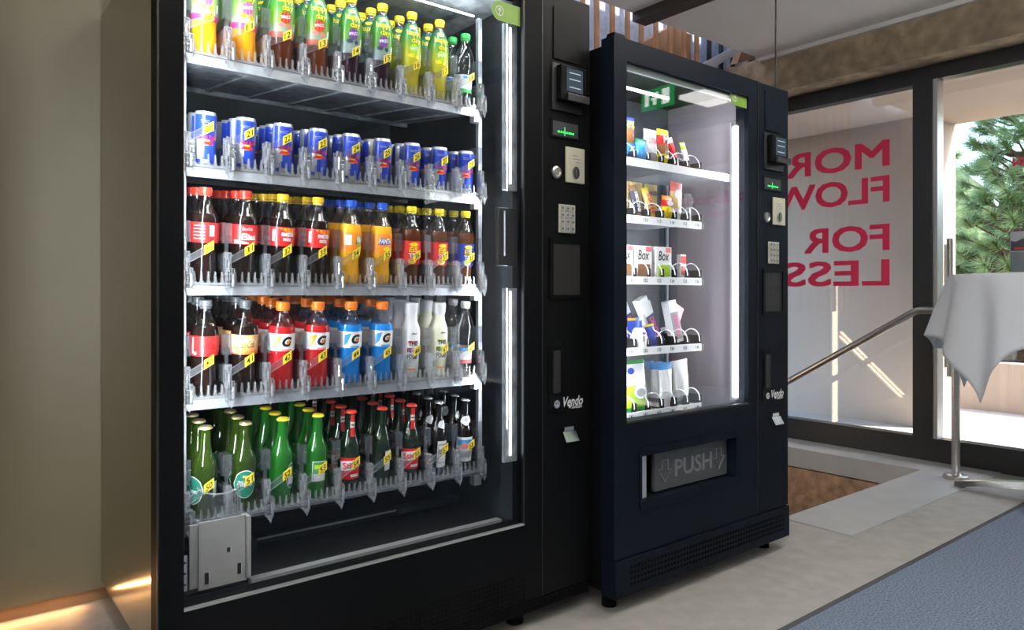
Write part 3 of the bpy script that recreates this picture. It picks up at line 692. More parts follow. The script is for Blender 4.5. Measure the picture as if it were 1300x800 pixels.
# lights in the drink machine
def strip_light(par, name, loc, rot, sx, sy, e, col=(.86, .93, 1)):
    d = bpy.data.lights.new(name, 'AREA'); d.shape = 'RECTANGLE'; d.size = sx; d.size_y = sy; d.energy = e; d.color = col
    o = bpy.data.objects.new(name, d); COL.objects.link(o); o.parent = par; o.location = Vector(loc)-W[par.name]; o.rotation_euler = rot
    return o
def aim(d, long):
    z = -Vector(d).normalized(); y = Vector(long).normalized(); x = y.cross(z).normalized(); y = z.cross(x)
    return Matrix((x, y, z)).transposed().to_euler()
for (ya, yb) in ((32, 242), (366, 586)):
    za, zb2 = onY(650, ya, 1.765).z, onY(650, yb, 1.765).z; xa, xb = onY(640, 100, 1.765).x, onY(658, 100, 1.765).x
    q = MB(); q.box(xa, xb, 1.765, 1.776, zb2, za, 'galvanized'); lh = q.build('led_housing', vm)
    q = MB(); q.box(xa+.022, xa+.026, 1.7625, 1.7649, zb2+.02, za-.01, 'led_cool'); q.build('led_strip', lh)
for x, y, s_, e_, w_ in ((1.400, 1.772, -1, 9.5, .02), (.4515, 1.760, 1, 10.5, .009)):
    strip_light(vm, 'door_led_light', (x, y, 1.27), aim((s_*.75, .62, 0), (0, 0, 1)), w_, 1.28, e_)
q = MB(); q.box(.48, 1.37, 1.905, 1.910, 1.940, 1.944, 'led_cool'); q.build('led_strip', vm)
strip_light(vm, 'top_led_light', (.93, 1.80, 1.955), aim((0, .45, -1), (1, 0, 0)), .02, .85, 2.2)
# latch box between the two strips
a, b = onY(632, 263, 1.765), onY(657, 338, 1.765)
q = MB(); q.box(a.x, b.x, 1.762, 1.78, b.z, a.z, 'void_black'); q.box(a.x+.02, a.x+.024, 1.756, 1.762, b.z+.03, a.z-.01, 'aluminium'); q.build('latch_box', vm, bevel=.002)

# interior rail, shelf hardware
LX = [.538+.0988*i for i in range(9)]
SHZ = [1.642, 1.366, 1.076, .795, .490]
BYF = 1.92
q = MB(); q.box(1.372, 1.386, 1.885, 1.90, .45, 1.93, 'shelf_steel')
for k in range(60): q.box(1.3855, 1.3865, 1.889, 1.893, .5+k*.023, .511+k*.023, 'void_black')
q.build('shelf_rail', vm)
q = MB(); q.box(.478, .490, 1.885, 1.90, .45, 1.93, 'shelf_steel'); q.build('shelf_rail', vm)
TILT = .115                                              # the lanes slope down to the front
comb = MB()
for k in range(5):
    x = -.036+k*.0165
    comb.prism([(x, 0, 0), (x+.006, 0, 0), (x+.0045, 0, .024), (x+.0015, 0, .024)], (0, .006, 0), 'clear_plastic')
    comb.box(x-.001, x+.007, -.004, .010, -.004, .0, 'clear_plastic')
comb.box(-.046, .046, -.002, .008, -.010, -.004, 'clear_plastic')
comb_me = comb.mesh('peg_comb')
cl = MB()   # bracket that carries the tag, between two lanes
P_ = 'clear_plastic'
for k in range(4): cl.box(-.010+k*.006, -.0085+k*.006, -.016, .004, -.022, .030-.004*(k % 2), P_)          # upright fins
for z in (-.022, -.010, .002, .014, .027): cl.box(-.010, .0095, -.015, .003, z, z+.002, P_)               # cross webs
cl.box(-.012, -.0105, -.012, .006, .012, .054, P_); cl.box(.001, .0025, -.012, .006, .012, .054, P_)
for z in (.030, .041, .052): cl.box(-.012, .0025, -.012, .006, z, z+.002, P_)
cl.tube([(-.005, -.014, .020), (-.005, -.014, .050)], .003, P_, 7); cl.tube([(.004, -.018, -.016), (.004, -.018, .014)], .0032, P_, 7)
cl.prism([(-.008, -.016, -.022), (.008, -.016, -.022), (.001, -.016, -.040)], (0, .003, 0), P_); cl.prism([(-.008, 0, -.022), (.008, 0, -.022), (.001, 0, -.036)], (0, .003, 0), P_)
cl.box(-.007, -.0055, -.008, .002, .054, .070, P_); cl.box(.003, .0045, -.008, .002, .054, .066, P_); cl.box(-.007, .0045, -.008, .002, .066, .068, P_)
clamp_me = cl.mesh('tag_bracket')
dv = MB(); dv.box(-.0012, .0012, .0, .40, 0, .072, 'clear_sheet')
for z0, z1 in ((.098, .150), (.030, .072)): 
    dv.box(-.011, .011, .006, .0085, z0, z1, 'clear_sheet'); dv.box(-.011, -.009, .006, .05, z0, z1, 'clear_sheet'); dv.box(.009, .011, .006, .05, z0, z1, 'clear_sheet'); dv.box(-.011, .011, .006, .05, z1-.002, z1, 'clear_sheet')
dv.box(-.004, .004, .012, .018, .072, .098, 'clear_sheet'); dv.box(-.010, .006, -.004, .006, .06, .075, 'clear_plastic')
dv.v = [(x, y, z+TILT*max(0, y-.05)) for x, y, z in dv.v]; div_me = dv.mesh('lane_divider')
dvs = MB(); dvs.box(-.0012, .0012, .0, .40, 0, .05, 'clear_sheet'); dvs.box(-.011, .011, .004, .007, .02, .072, 'clear_plastic'); dvs.box(-.010, .010, .007, .06, .02, .024, 'clear_sheet'); dvs.box(.006, .018, -.003, .0, .0, .060, 'clear_plastic')
for k in range(5): dvs.box(.007, .017, -.0045, -.003, .006+k*.011, .009+k*.011, 'lip_white')
dvs.v = [(x, y, z+TILT*max(0, y-.05)) for x, y, z in dvs.v]; divs_me = dvs.mesh('lane_divider')
FY = BYF-.046
for r in range(5):
    z = SHZ[r]
    q = MB(); q.box(.488, 1.372, FY+.004, FY+.47, z-.006, z-.002, 'galvanized')
    q.box(.488, 1.372, FY+.012, FY+.47, z-.016, z-.012, 'galvanized')
    if r < 4: q.box(.488, 1.372, FY-.002, FY+.003, z-.034, z-.010, 'shelf_steel')
    for k in range(7): q.box(.53+k*.13, .545+k*.13, FY+.03, FY+.46, z-.021, z-.016, 'galvanized')
    q.box(.488, 1.372, FY+.455, FY+.47, z-.030, z-.016, 'galvanized')
    q.v = [(x_, y_, z_+TILT*(y_-BYF) if y_ > FY+.0035 else z_) for x_, y_, z_ in q.v]
    q.box(1.345, 1.372, FY-.004, FY+.02, z-.05, z-.016, 'shelf_steel'); q.box(1.372, 1.395, FY, FY+.012, z-.012, z+.004, 'aluminium')
    sh = q.build('shelf', vm)
    for i in range(9):
        x = LX[i]
        link('peg_comb', comb_me, sh, (x, FY-.004, z+.001)); link('tag_bracket', clamp_me, sh, (x-.0494, FY-.004, z+.004))
        link('lane_divider', divs_me if r == 1 else div_me, sh, (x-.0494, FY+.002, z-.001))
        # sloping tag arm with its yellow number
        num = 10*(r+1)+i; t_ = MB(); zt0 = .046 if r != 1 else .050
        sl = .62
        def pt(xx, dz): return (xx, 0, zt0+(xx+.04)*sl+dz)
        t_.prism([pt(-.040, -.007), pt(.012, -.010), pt(.012, .010), pt(-.040, .009)], (0, .0016, 0), 'clear_sheet')
        for dz0, dz1 in ((-.0085, -.0068), (.009, .0105)):
            t_.prism([pt(-.040, dz0), pt(.030, dz0-.003), pt(.030, dz1-.003), pt(-.040, dz1)], (0, -.0022, 0), 'clear_plastic')
        t_.prism([pt(.008, -.0115), pt(.031, -.0115), pt(.031, .0115), pt(.008, .0115)], (0, -.0015, 0), 'p_yellow')
        u = Vector((1, 0, sl)).normalized()
        flat_text(t_, T(str(num), .012), (pt(.0195, 0)[0], -.0021, pt(.0195, 0)[2]), u, (0, 0, 1), .0155, 'p_black', width=.0185)
        t_.build('price_tag', sh, at=(x-.021, FY-.012, z))
    link('tag_bracket', clamp_me, sh, (LX[8]+.045, FY-.004, z+.004)); link('lane_divider', div_me, sh, (LX[8]+.045, FY+.002, z-.001))

# lift bar, plate and cup in the bottom of the machine
q = MB(); q.box(.62, 1.40, 1.800, 1.825, .326, .341, 'aluminium'); q.box(.47, 1.42, 1.826, 1.836, .326, .332, 'dark_plastic'); q.build('front_bar', vm)
q = MB(); q.box(.66, 1.40, 2.06, 2.085, .335, .352, 'dark_plastic'); q.box(.66, 1.40, 2.056, 2.060, .349, .354, 'aluminium'); q.box(.62, .72, 2.045, 2.075, .328, .360, 'cabinet_dark'); q.box(1.17, 1.40, 2.03, 2.075, .345, .362, 'cabinet_dark')
for x in (.70, 1.19, 1.28, 1.30): q.lathe([(0, .006), (.004, .006)], 'bright_steel', 10, (x, 2.048, .361))
q.build('lift_bar', vm)
q = MB(); q.box(.72, 1.35, 2.30, 2.303, .335, .42, 'void_black'); q.box(.72, 1.35, 2.297, 2.30, .418, .422, 'cabinet_dark'); q.build('back_plate', vm)
a, b = onY(252, 668, 1.80), onY(312, 748, 1.80)
q = MB(); q.box(a.x, b.x, 1.797, 1.802, .346, .505, 'plate_grey'); q.box(b.x-.002, b.x+.012, 1.797, 1.83, .35, .50, 'plate_grey'); q.box(a.x-.018, a.x, 1.806, 1.812, .35, .50, 'plate_grey')
for fx_, fz_, w_, h_2 in ((.62, .52, .008, .010), (.16, .16, .009, .026), (.85, .20, .009, .026)):
    xx = a.x+(b.x-a.x)*fx_; zz = .346+.159*fz_; q.box(xx-w_/2, xx+w_/2, 1.7955, 1.797, zz-h_2/2, zz+h_2/2, 'void_black'); q.box(xx+w_/2, xx+w_/2+.0012, 1.7955, 1.797, zz-h_2/2, zz+h_2/2, 'lip_white')
q.build('lift_plate', vm, bevel=0)
q = MB(); cx, cy = (a.x+b.x)/2+.005, 1.852
n = 16; vs = []
for z in (.505, .575):
    for k in range(n+1):
        an = PI*(k/n); vs.append((cx-.048*math.cos(an), cy-.045*math.sin(an), z-(.012*math.sin(an) if z > .55 else 0)))
q.add(vs, [(k, k+1, n+2+k, n+1+k) for k in range(n)], 'clear_sheet')
q.tube([v for v in vs[n+1:]], .0022, 'clear_plastic', 6)
for k in range(6): q.box(cx+.006+k*.006, cx+.0085+k*.006, cy-.050, cy-.046, .505, .560, 'clear_plastic')
q.build('lift_cup', vm, smooth=False)
q = MB(); q.box(GL+.004, GL+.016, 1.765, 1.772, .365, .445, 'aluminium')
for z in (.38, .405, .43): q.lathe([(0, .004), (.004, .004)], 'bright_steel', 8, (GL+.010, 1.762, z))
q.build('hinge_plate', vm)

# ------------------------------------------------------------------ bottles
def Rof(prof):
    def f(z):
        for (z0, r0), (z1, r1) in zip(prof, prof[1:]):
            if z0 <= z <= z1: return r0+(r1-r0)*(z-z0)/(z1-z0) if z1 > z0 else r1
        return prof[-1][1] if z > prof[-1][0] else prof[0][1]
    return f
def dense(prof, z0, z1, n=7, off=.0006):
    R = Rof(prof); return [(z0+(z1-z0)*k/n, R(z0+(z1-z0)*k/n)+off) for k in range(n+1)]
def smooth_prof(p, n=3):
    out = []
    for i in range(len(p)-1):
        p0 = p[max(i-1, 0)]; p1 = p[i]; p2 = p[i+1]; p3 = p[min(i+2, len(p)-1)]
        for k in range(n):
            t = k/n; out.append((p1[0]+(p2[0]-p1[0])*t, .5*((2*p1[1])+(-p0[1]+p2[1])*t+(2*p0[1]-5*p1[1]+4*p2[1]-p3[1])*t*t+(-p0[1]+3*p1[1]-3*p2[1]+p3[1])*t**3)))
    out.append(p[-1]); return out
COKE = smooth_prof([(0, .024), (.004, .029), (.018, .0320), (.040, .0305), (.062, .0285), (.085, .0300), (.105, .0335), (.150, .0335), (.166, .0305), (.186, .0215), (.202, .0150), (.212, .0125), (.222, .0125)])
STRAIGHT = smooth_prof([(0, .025), (.004, .030), (.018, .0325), (.05, .0318), (.075, .0325), (.14, .0325), (.158, .0315), (.178, .0245), (.196, .0155), (.208, .0125), (.220, .0125)])
FANTA = smooth_prof([(0, .025), (.004, .030), (.02, .0325), (.045, .0300), (.068, .0285), (.088, .0320), (.15, .0325), (.166, .030), (.184, .0215), (.200, .0145), (.210, .0125), (.222, .0125)])
HAPPY = smooth_prof([(0, .026), (.004, .031), (.020, .0325), (.05, .0315), (.075, .030), (.095, .0325), (.155, .0330), (.178, .0305), (.200, .0235), (.216, .0155), (.224, .0130), (.234, .0130)])
SPORT = smooth_prof([(0, .028), (.004, .0325), (.016, .034), (.05, .0325), (.09, .0325), (.10, .0345), (.150, .0345), (.163, .033), (.180, .025), (.196, .0165), (.206, .0145), (.214, .0145)])
MEAL = smooth_prof([(0, .026), (.004, .030), (.016, .0315), (.13, .0315), (.150, .029), (.170, .0215), (.186, .0185), (.20, .0185)])
BEER = smooth_prof([(0, .026), (.005, .0295), (.012, .0305), (.118, .0305), (.136, .0275), (.155, .0200), (.175, .0150), (.200, .0132), (.215, .0128), (.2175, .0140), (.224, .0140)])
WATER = smooth_prof([(0, .025), (.004, .030), (.015, .0315), (.06, .0300), (.075, .0300), (.10, .0285), (.13, .0315), (.155, .0305), (.180, .0215), (.196, .0145), (.206, .0125), (.214, .0125)])
def body_me(prof, liquid, fill, glass='pet', seg=20):
    q = MB(); R = Rof(prof); i = next(k for k, p in enumerate(prof) if p[0] > fill)
    lo = prof[:i]+[(fill, R(fill))]; hi = [(fill, R(fill))]+prof[i:]
    if liquid: q.lathe(lo, liquid, seg, cap1=True); q.lathe(hi, glass, seg, cap0=False)
    else: q.lathe(prof, glass, seg)
    return q.mesh('body', True)
def cap_me(mat, z, h, r, ribs=True):
    q = MB(); q.lathe([(z, r), (z+h*.85, r), (z+h, r*.9)], mat, 20, cap1=True)
    if ribs:
        for k in range(20):
            a = 2*PI*k/20; c, s_ = math.sin(a), -math.cos(a); t = Vector((-s_, c, 0))*.0006; o = Vector((c*r, s_*r, z)); n_ = Vector((c, s_, 0))*.0006
            q.prism([o-t, o+t, o+t+n_, o-t+n_], (0, 0, h*.8), mat)
    q.lathe([(z-.0055, r*.93), (z-.0015, r*.93)], mat, 20)
    return q.mesh('cap', True)
def crown_me(mat, z):
    q = MB(); n = 42; b = []
    for zz, r, w_ in ((z, .0160, .0008), (z+.003, .0150, .0004), (z+.0055, .0135, 0), (z+.0065, .009, 0)):
        b.append((zz, r, w_))
    vs = []
    for zz, r, w_ in b: vs += [((r+w_*(1 if k % 2 else -1))*math.sin(2*PI*k/n), -(r+w_*(1 if k % 2 else -1))*math.cos(2*PI*k/n), zz) for k in range(n)]
    q.add(vs, [(j*n+k, j*n+(k+1) % n, j*n+n+(k+1) % n, j*n+n+k) for j in range(3) for k in range(n)]+[tuple(range(3*n, 4*n))], mat); return q.mesh('crown_cap', True)
def band(q, prof, z0, z1, mat, seg=20, n=6): q.lathe(dense(prof, z0, z1, n), mat, seg, cap0=False, cap1=False)

KIND = {}
def add_kind(key, name, cat, desc, parts): KIND[key] = (name, cat, desc, parts)
# juice spritzers
for key, sleeve, liq, dot, blob, desc in (('ja', 'sleeve_a', 'l_orange', 'p_pink', 'p_orange', 'orange juice spritzer with pink disc on green sleeve'),
                                   ('jb', 'sleeve_b', 'l_redtea', 'p_red', 'p_rose', 'brown juice spritzer with red disc on green sleeve'),
                                   ('jc', 'sleeve_c', 'l_grape', 'p_purple', 'p_navy', 'dark grape spritzer with purple disc on green sleeve'),
                                   ('jd', 'sleeve_d', 'l_apple', 'p_lime', 'p_yellow', 'apple spritzer with a yellow and green sleeve')):
    q = MB(); R = Rof(HAPPY); band(q, HAPPY, .085, .214, sleeve, 24, 14)
    wrap_text(q, T('happy', .01), R, 8, .183, .022, 'p_yellow', width=.048, off=.0016); wrap_text(q, T('day', .01), R, 16, .161, .020, 'p_yellow', width=.030, off=.0016)
    wrap_poly(q, R, 0, .203, circ(.012, .007), 'p_yellow')
    wrap_poly(q, R, 8, .137, circ(.0155, .016), dot); wrap_text(q, T('SPRIZZ', .02), R, 8, .139, .008, 'p_white', width=.026, off=.0015, rot=.15)
    wrap_poly(q, R, -8, .118, circ(.010, .006), blob, .0010); wrap_poly(q, R, 26, .116, circ(.007, .006), blob, .0010)
    wrap_poly(q, R, 62, .118, rect(.010, .02), 'p_white', .0008)
    add_kind(key, 'juice_bottle', 'bottle', desc, [('body', body_me(HAPPY, liq, .20)), ('cap', cap_me('c_yellow', .234, .016, .0150)), ('sleeve', q.mesh('sleeve', True))])
q = MB(); band(q, WATER, .045, .10, 'sleeve_w'); wrap_poly(q, Rof(WATER), 20, .093, rect(.03, .008), 'p_sky'); 
add_kind('wg', 'water_bottle', 'bottle', 'clear water bottle with a green cap', [('body', body_me(WATER, None, .2)), ('cap', cap_me('c_green', .214, .016, .0150)), ('label', q.mesh('label', True))])
q = MB(); band(q, WATER, .048, .085, 'p_white'); band(q, WATER, .036, .048, 'p_rose'); wrap_poly(q, Rof(WATER), 0, .080, rect(.03, .009), 'p_sky')
add_kind('ww', 'water_bottle', 'bottle', 'clear water bottle with a white cap', [('body', body_me(WATER, None, .2)), ('cap', cap_me('c_white', .214, .016, .0150)), ('label', q.mesh('label', True))])
# energy can
q = MB(); pr = [(0, .020), (.004, .0235), (.008, .0262)]
def can_mat(a, z):
    a -= 18
    if z < .0085 or z > .126: return 'p_silver'
    if z > .066: return 'p_blue' if -78 < a < 22+(z-.066)*700 or a > 120 or a < -120 else 'p_silver'
    if z < .018: return 'p_blue' if int((a+180)//36) % 2 else 'p_silver'
    return 'p_blue' if (-14+(.066-z)*-500 < a < 82) else 'p_silver'
q.lathe(pr+[(.0085+.1175*k/14, .0265) for k in range(15)]+[(.129, .0245), (.133, .0238), (.1345, .0232)], 'p_silver', 40, matf=can_mat)
can_body = q.mesh('body', True)
q = MB(); wrap_text(q, T('Red Bull', .015), .0265, 10, .071, .0125, 'p_red', width=.040); wrap_poly(q, .0265, 6, .058, circ(.009, .007), 'p_yellow')
wrap_poly(q, .0265, -10, .057, [(-.009, -.003), (.009, -.004), (.011, .003), (-.002, .005)], 'p_red', .0009); wrap_poly(q, .0265, 24, .057, [(-.010, .003), (-.009, -.004), (.009, -.003), (.002, .005)], 'p_red', .0009)
wrap_poly(q, .0265, -5, .112, rect(.022, .0015), 'p_silver'); wrap_poly(q, .0265, -5, .108, rect(.018, .0012), 'p_silver')
can_lab = q.mesh('print', True)
q = MB(); q.lathe([(.1325, .0215), (.1325, .001)], 'p_silver', 24, cap0=False, cap1=False); q.box(-.004, .004, -.012, .008, .1328, .1340, 'p_silver'); add_kind('can', 'energy_drink_can', 'can', 'slim blue and silver energy drink can', [('body', can_body), ('print', can_lab), ('lid', q.mesh('lid', True))])
# colas
def cola(key, cap, lab, deco, desc, liq='l_cola', name='cola_bottle'):
    q = MB(); band(q, COKE, .100, .150, lab); deco(q, Rof(COKE)); add_kind(key, name, 'bottle', desc, [('body', body_me(COKE, liq, .172)), ('cap', cap_me(cap, .222, .015, .0150)), ('label', q.mesh('label', True))])
def d1(q, R):
    for k in range(5): wrap_poly(q, R, -18, .142-k*.008, rect(.030, .003), 'p_rose')
    wrap_poly(q, R, 34, .130, rect(.012, .026), 'p_white')
def d2(q, R): wrap_text(q, T('Elias', .02), R, 12, .120, .016, 'p_white', width=.036); wrap_text(q, T('Coca-Cola', 0, .35), R, 6, .140, .008, 'p_white', width=.026); wrap_poly(q, R, -22, .106, [(-.018, -.004), (.02, -.004), (.02, -.001), (-.018, .006)], 'p_white')
def d3(q, R): wrap_poly(q, R, 26, .139, [(-.030, .009), (.030, .009), (.030, -.018), (.006, -.006)], 'p_orange'); wrap_text(q, T('mezzo', .03), R, 22, .131, .010, 'p_white', width=.034, off=.0016); wrap_text(q, T('mix', .03), R, 20, .119, .011, 'p_white', width=.022, off=.0016); wrap_poly(q, R, -42, .128, rect(.009, .030), 'p_white')
def d4(q, R): wrap_text(q, T('Coca-Cola', 0, .35), R, 10, .126, .018, 'p_black', width=.046); wrap_poly(q, R, -50, .126, rect(.004, .040), 'p_white'); wrap_poly(q, R, -38, .107, circ(.004), 'p_white')
cola('c30', 'c_red', 'p_red', d1, 'red capped cola bottle, small print turned to front'); cola('c31', 'c_red', 'p_red', d2, 'red capped cola bottle with name on red label')
cola('c32', 'c_amber', 'p_red', d3, 'amber capped cola mix with red and orange label', 'l_cola', 'cola_mix_bottle')
cola('c40', 'c_smoke', 'p_red', d4, 'grey capped cola bottle with black script on red'); cola('c41', 'c_smoke', 'label_sun', d4, 'grey capped cola bottle with pale orange label')
# orange soda
for key, th0, desc in (('f34', 60, 'blue capped orange soda, label back in front'), ('f35', 14, 'blue capped orange soda with blue white logo')):
    q = MB(); R = Rof(FANTA); band(q, FANTA, .092, .147, 'p_orange')
    wrap_poly(q, R, th0, .126, [(-.022, -.010), (.022, -.008), (.024, .008), (-.020, .010)], 'p_blue'); wrap_text(q, T('FANTA', .035, .15), R, th0, .127, .015, 'p_white', width=.040, off=.0015); wrap_poly(q, R, th0+5, .105, circ(.010, .006), 'p_yellow')
    if key == 'f34': wrap_poly(q, R, -16, .126, rect(.020, .028), 'p_white'); wrap_poly(q, R, 40, .122, rect(.008, .034), 'p_lime', .0012)
    add_kind(key, 'orange_soda_bottle', 'bottle', desc, [('body', body_me(FANTA, 'l_fanta', .170)), ('cap', cap_me('c_blue', .222, .015, .0150)), ('label', q.mesh('label', True))])
for key, lab, desc in (('t36', 'p_red', 'yellow capped iced tea with red label'), ('t38', 'p_blue', 'yellow capped iced tea with blue label')):
    q = MB(); R = Rof(STRAIGHT); band(q, STRAIGHT, .062, .132, lab)
    wrap_poly(q, R, 18, .122, circ(.016, .006), 'p_yellow'); wrap_text(q, T('EiS', .03), R, 18, .107, .016, 'p_yellow', width=.028); wrap_text(q, T('TEE', .03), R, 18, .089, .014, 'p_white', width=.030); wrap_poly(q, R, 14, .073, circ(.014, .009), 'p_yellow'); wrap_poly(q, R, 10, .075, circ(.010, .005), 'p_orange' if lab == 'p_red' else 'p_lime', .0012)
    add_kind(key, 'iced_tea_bottle', 'bottle', desc, [('body', body_me(STRAIGHT, 'l_tea', .166)), ('cap', cap_me('c_yellow', .220, .015, .0150)), ('label', q.mesh('label', True))])
for key, liq, desc in (('g42', 'l_red', 'red sports drink bottle with an orange cap'), ('g44', 'l_blue', 'blue sports drink bottle with an orange cap')):
    q = MB(); R = Rof(SPORT); band(q, SPORT, .104, .150, 'p_white'); wrap_text(q, T('G', .06, .25), R, 22, .129, .027, 'p_black'); wrap_poly(q, R, 26, .128, [(-.004, -.006), (.002, -.006), (.006, .006), (0, .006)], 'p_orange', .0016)
    wrap_poly(q, R, -24, .128, [(-.006, -.018), (.004, -.010), (.014, .018), (-.006, .012)], 'p_orange' if liq == 'l_red' else 'p_sky', .0008); wrap_poly(q, R, 20, .107, rect(.030, .005), 'p_rose' if liq == 'l_red' else 'p_sky')
    add_kind(key, 'sports_drink_bottle', 'bottle', desc, [('body', body_me(SPORT, liq, .168)), ('cap', cap_me('c_orange', .214, .018, .0175)), ('label', q.mesh('label', True))])
for key, bm_, mid, desc in (('y46', 'milk_white', 'p_lilac', 'white drink bottle with lilac patch and black letters'), ('y47', 'milk_yellow', 'p_lime', 'pale yellow drink bottle with bold black letters')):
    q = MB(); R = Rof(MEAL); wrap_poly(q, R, 12, .088, rect(.036, .012), mid); wrap_poly(q, R, 12, .112, rect(.030, .008), 'p_rose' if key == 'y46' else mid)
    for t_, zc, w_ in (('THIS', .108, .030), ('IS', .088, .012), ('FOOD', .068, .034)): wrap_text(q, T(t_, .03), R, 14 if t_ != 'IS' else -6, zc, .014, 'p_black', width=w_, off=.0014)
    wrap_text(q, T('yfood', .03, .3), R, 16, .137, .008, 'p_black', width=.018); wrap_poly(q, R, 14, .03, rect(.03, .004), 'p_orange')
    add_kind(key, 'meal_drink_bottle', 'bottle', desc, [('body', body_me(MEAL, bm_, .19, bm_)), ('cap', cap_me('c_white', .197, .030, .0205)), ('print', q.mesh('print', True))])
# beers
def beer(key, glass, cap, deco, desc, name='beer_bottle', neck=None):
    q = MB(); deco(q, Rof(BEER)); parts = [('body', body_me(BEER, None, .2, glass)), ('crown_cap', crown_me(cap, .222)), ('label', q.mesh('label', True))]
    if neck: n_ = MB(); neck(n_, Rof(BEER)); parts.append(('neck_label', n_.mesh('neck_label', True)))
    add_kind(key, name, 'bottle', desc, parts)
def b50(q, R): 
    wrap_poly(q, R, -58, .070, circ(.030, .036), 'p_white'); wrap_poly(q, R, -58, .070, circ(.028, .034), 'p_teal', .0010); wrap_text(q, T('Pilsner', .02, .2), R, -60, .070, .013, 'p_white', width=.04, off=.0016); wrap_poly(q, R, 52, .07, rect(.014, .04), 'p_white')
def b51(q, R):
    wrap_poly(q, R, 2, .072, circ(.031, .037), 'p_white'); wrap_poly(q, R, 2, .072, circ(.029, .035), 'p_teal', .0010); wrap_text(q, T('Pilsner', .02, .2), R, 4, .074, .015, 'p_white', width=.044, off=.0016); wrap_poly(q, R, 2, .092, rect(.014, .006), 'p_gold', .0014)
def b52(q, R): wrap_poly(q, R, 48, .075, circ(.018, .036), 'p_white'); wrap_poly(q, R, 48, .075, circ(.0165, .034), 'p_teal', .0010); wrap_poly(q, R, 48, .062, rect(.022, .020), 'p_white', .0014)
def b53(q, R): wrap_poly(q, R, 10, .075, rect(.038, .056), 'p_white'); wrap_poly(q, R, 10, .076, rect(.034, .050), 'p_green', .0010); wrap_poly(q, R, 10, .060, rect(.030, .018), 'p_white', .0014); wrap_poly(q, R, 10, .088, rect(.026, .012), 'p_lime', .0014)
def b54(q, R):
    wrap_poly(q, R, 0, .068, rect(.066, .062), 'p_red'); wrap_poly(q, R, -4, .074, [(-.030, -.014), (.030, -.006), (.030, .020), (-.030, .014)], 'p_white', .0010); wrap_text(q, T('Stiegl', .035), R, 2, .076, .024, 'p_red', width=.050, off=.0016, rot=.12); wrap_poly(q, R, 22, .047, rect(.026, .008), 'p_white', .0010)
def n54(q, R):
    wrap_poly(q, R, 8, .188, rect(.012, .062), 'p_red', .0010); wrap_poly(q, R, 8, .190, rect(.013, .020), 'p_white', .0016); wrap_poly(q, R, 8, .190, rect(.010, .004), 'p_deepred', .0020)
def b55(q, R): wrap_poly(q, R, 40, .075, rect(.024, .058), 'p_white')
def b57(q, R): wrap_poly(q, R, 24, .068, rect(.034, .082), 'p_white'); wrap_poly(q, R, 24, .07, rect(.030, .06), 'p_grey', .0010); wrap_poly(q, R, 24, .09, rect(.026, .012), 'p_white', .0014); wrap_poly(q, R, 24, .055, rect(.026, .025), 'p_white', .0014)
def b58(q, R):
    wrap_poly(q, R, 4, .070, rect(.060, .078), 'p_white'); wrap_poly(q, R, 4, .092, rect(.050, .018), 'p_sky', .0010); wrap_poly(q, R, 0, .082, circ(.014, .010), 'p_rose', .0014); wrap_poly(q, R, 6, .054, rect(.048, .02), 'p_silver', .0010)
def n57(q, R): wrap_poly(q, R, 30, .156, [(-.016, -.004), (.004, -.012), (.018, .004), (.010, .016), (-.010, .012)], 'p_white', .0010)
def n58(q, R): wrap_poly(q, R, 6, .158, [(-.020, -.002), (.0, -.014), (.020, .0), (.012, .018), (-.012, .014)], 'p_white', .0010); wrap_poly(q, R, 10, .162, circ(.005), 'p_silver', .0014)
beer('b50', 'glass_olive', 'c_gold', b50, 'gold capped olive beer bottle, round label turned left'); beer('b51', 'glass_olive', 'c_gold', b51, 'gold capped olive beer bottle, round label in front')
beer('b52', 'glass_green', 'c_yellow', b52, 'yellow capped bright green bottle with narrow label', 'green_soda_bottle'); beer('b53', 'glass_green', 'c_yellow', b53, 'yellow capped bright green bottle with wide label', 'green_soda_bottle')
beer('b54', 'glass_dark', 'c_red', b54, 'dark green beer bottle with red neck strip', 'beer_bottle', n54); beer('b55', 'glass_dark', 'c_red', b55, 'dark green beer bottle with plain white back label')
beer('b57', 'glass_brown', 'c_silver', b57, 'silver capped brown beer bottle with narrow white label', 'beer_bottle', n57); beer('b58', 'glass_brown', 'c_silver', b58, 'silver capped brown beer bottle with wide pale label', 'beer_bottle', n58)

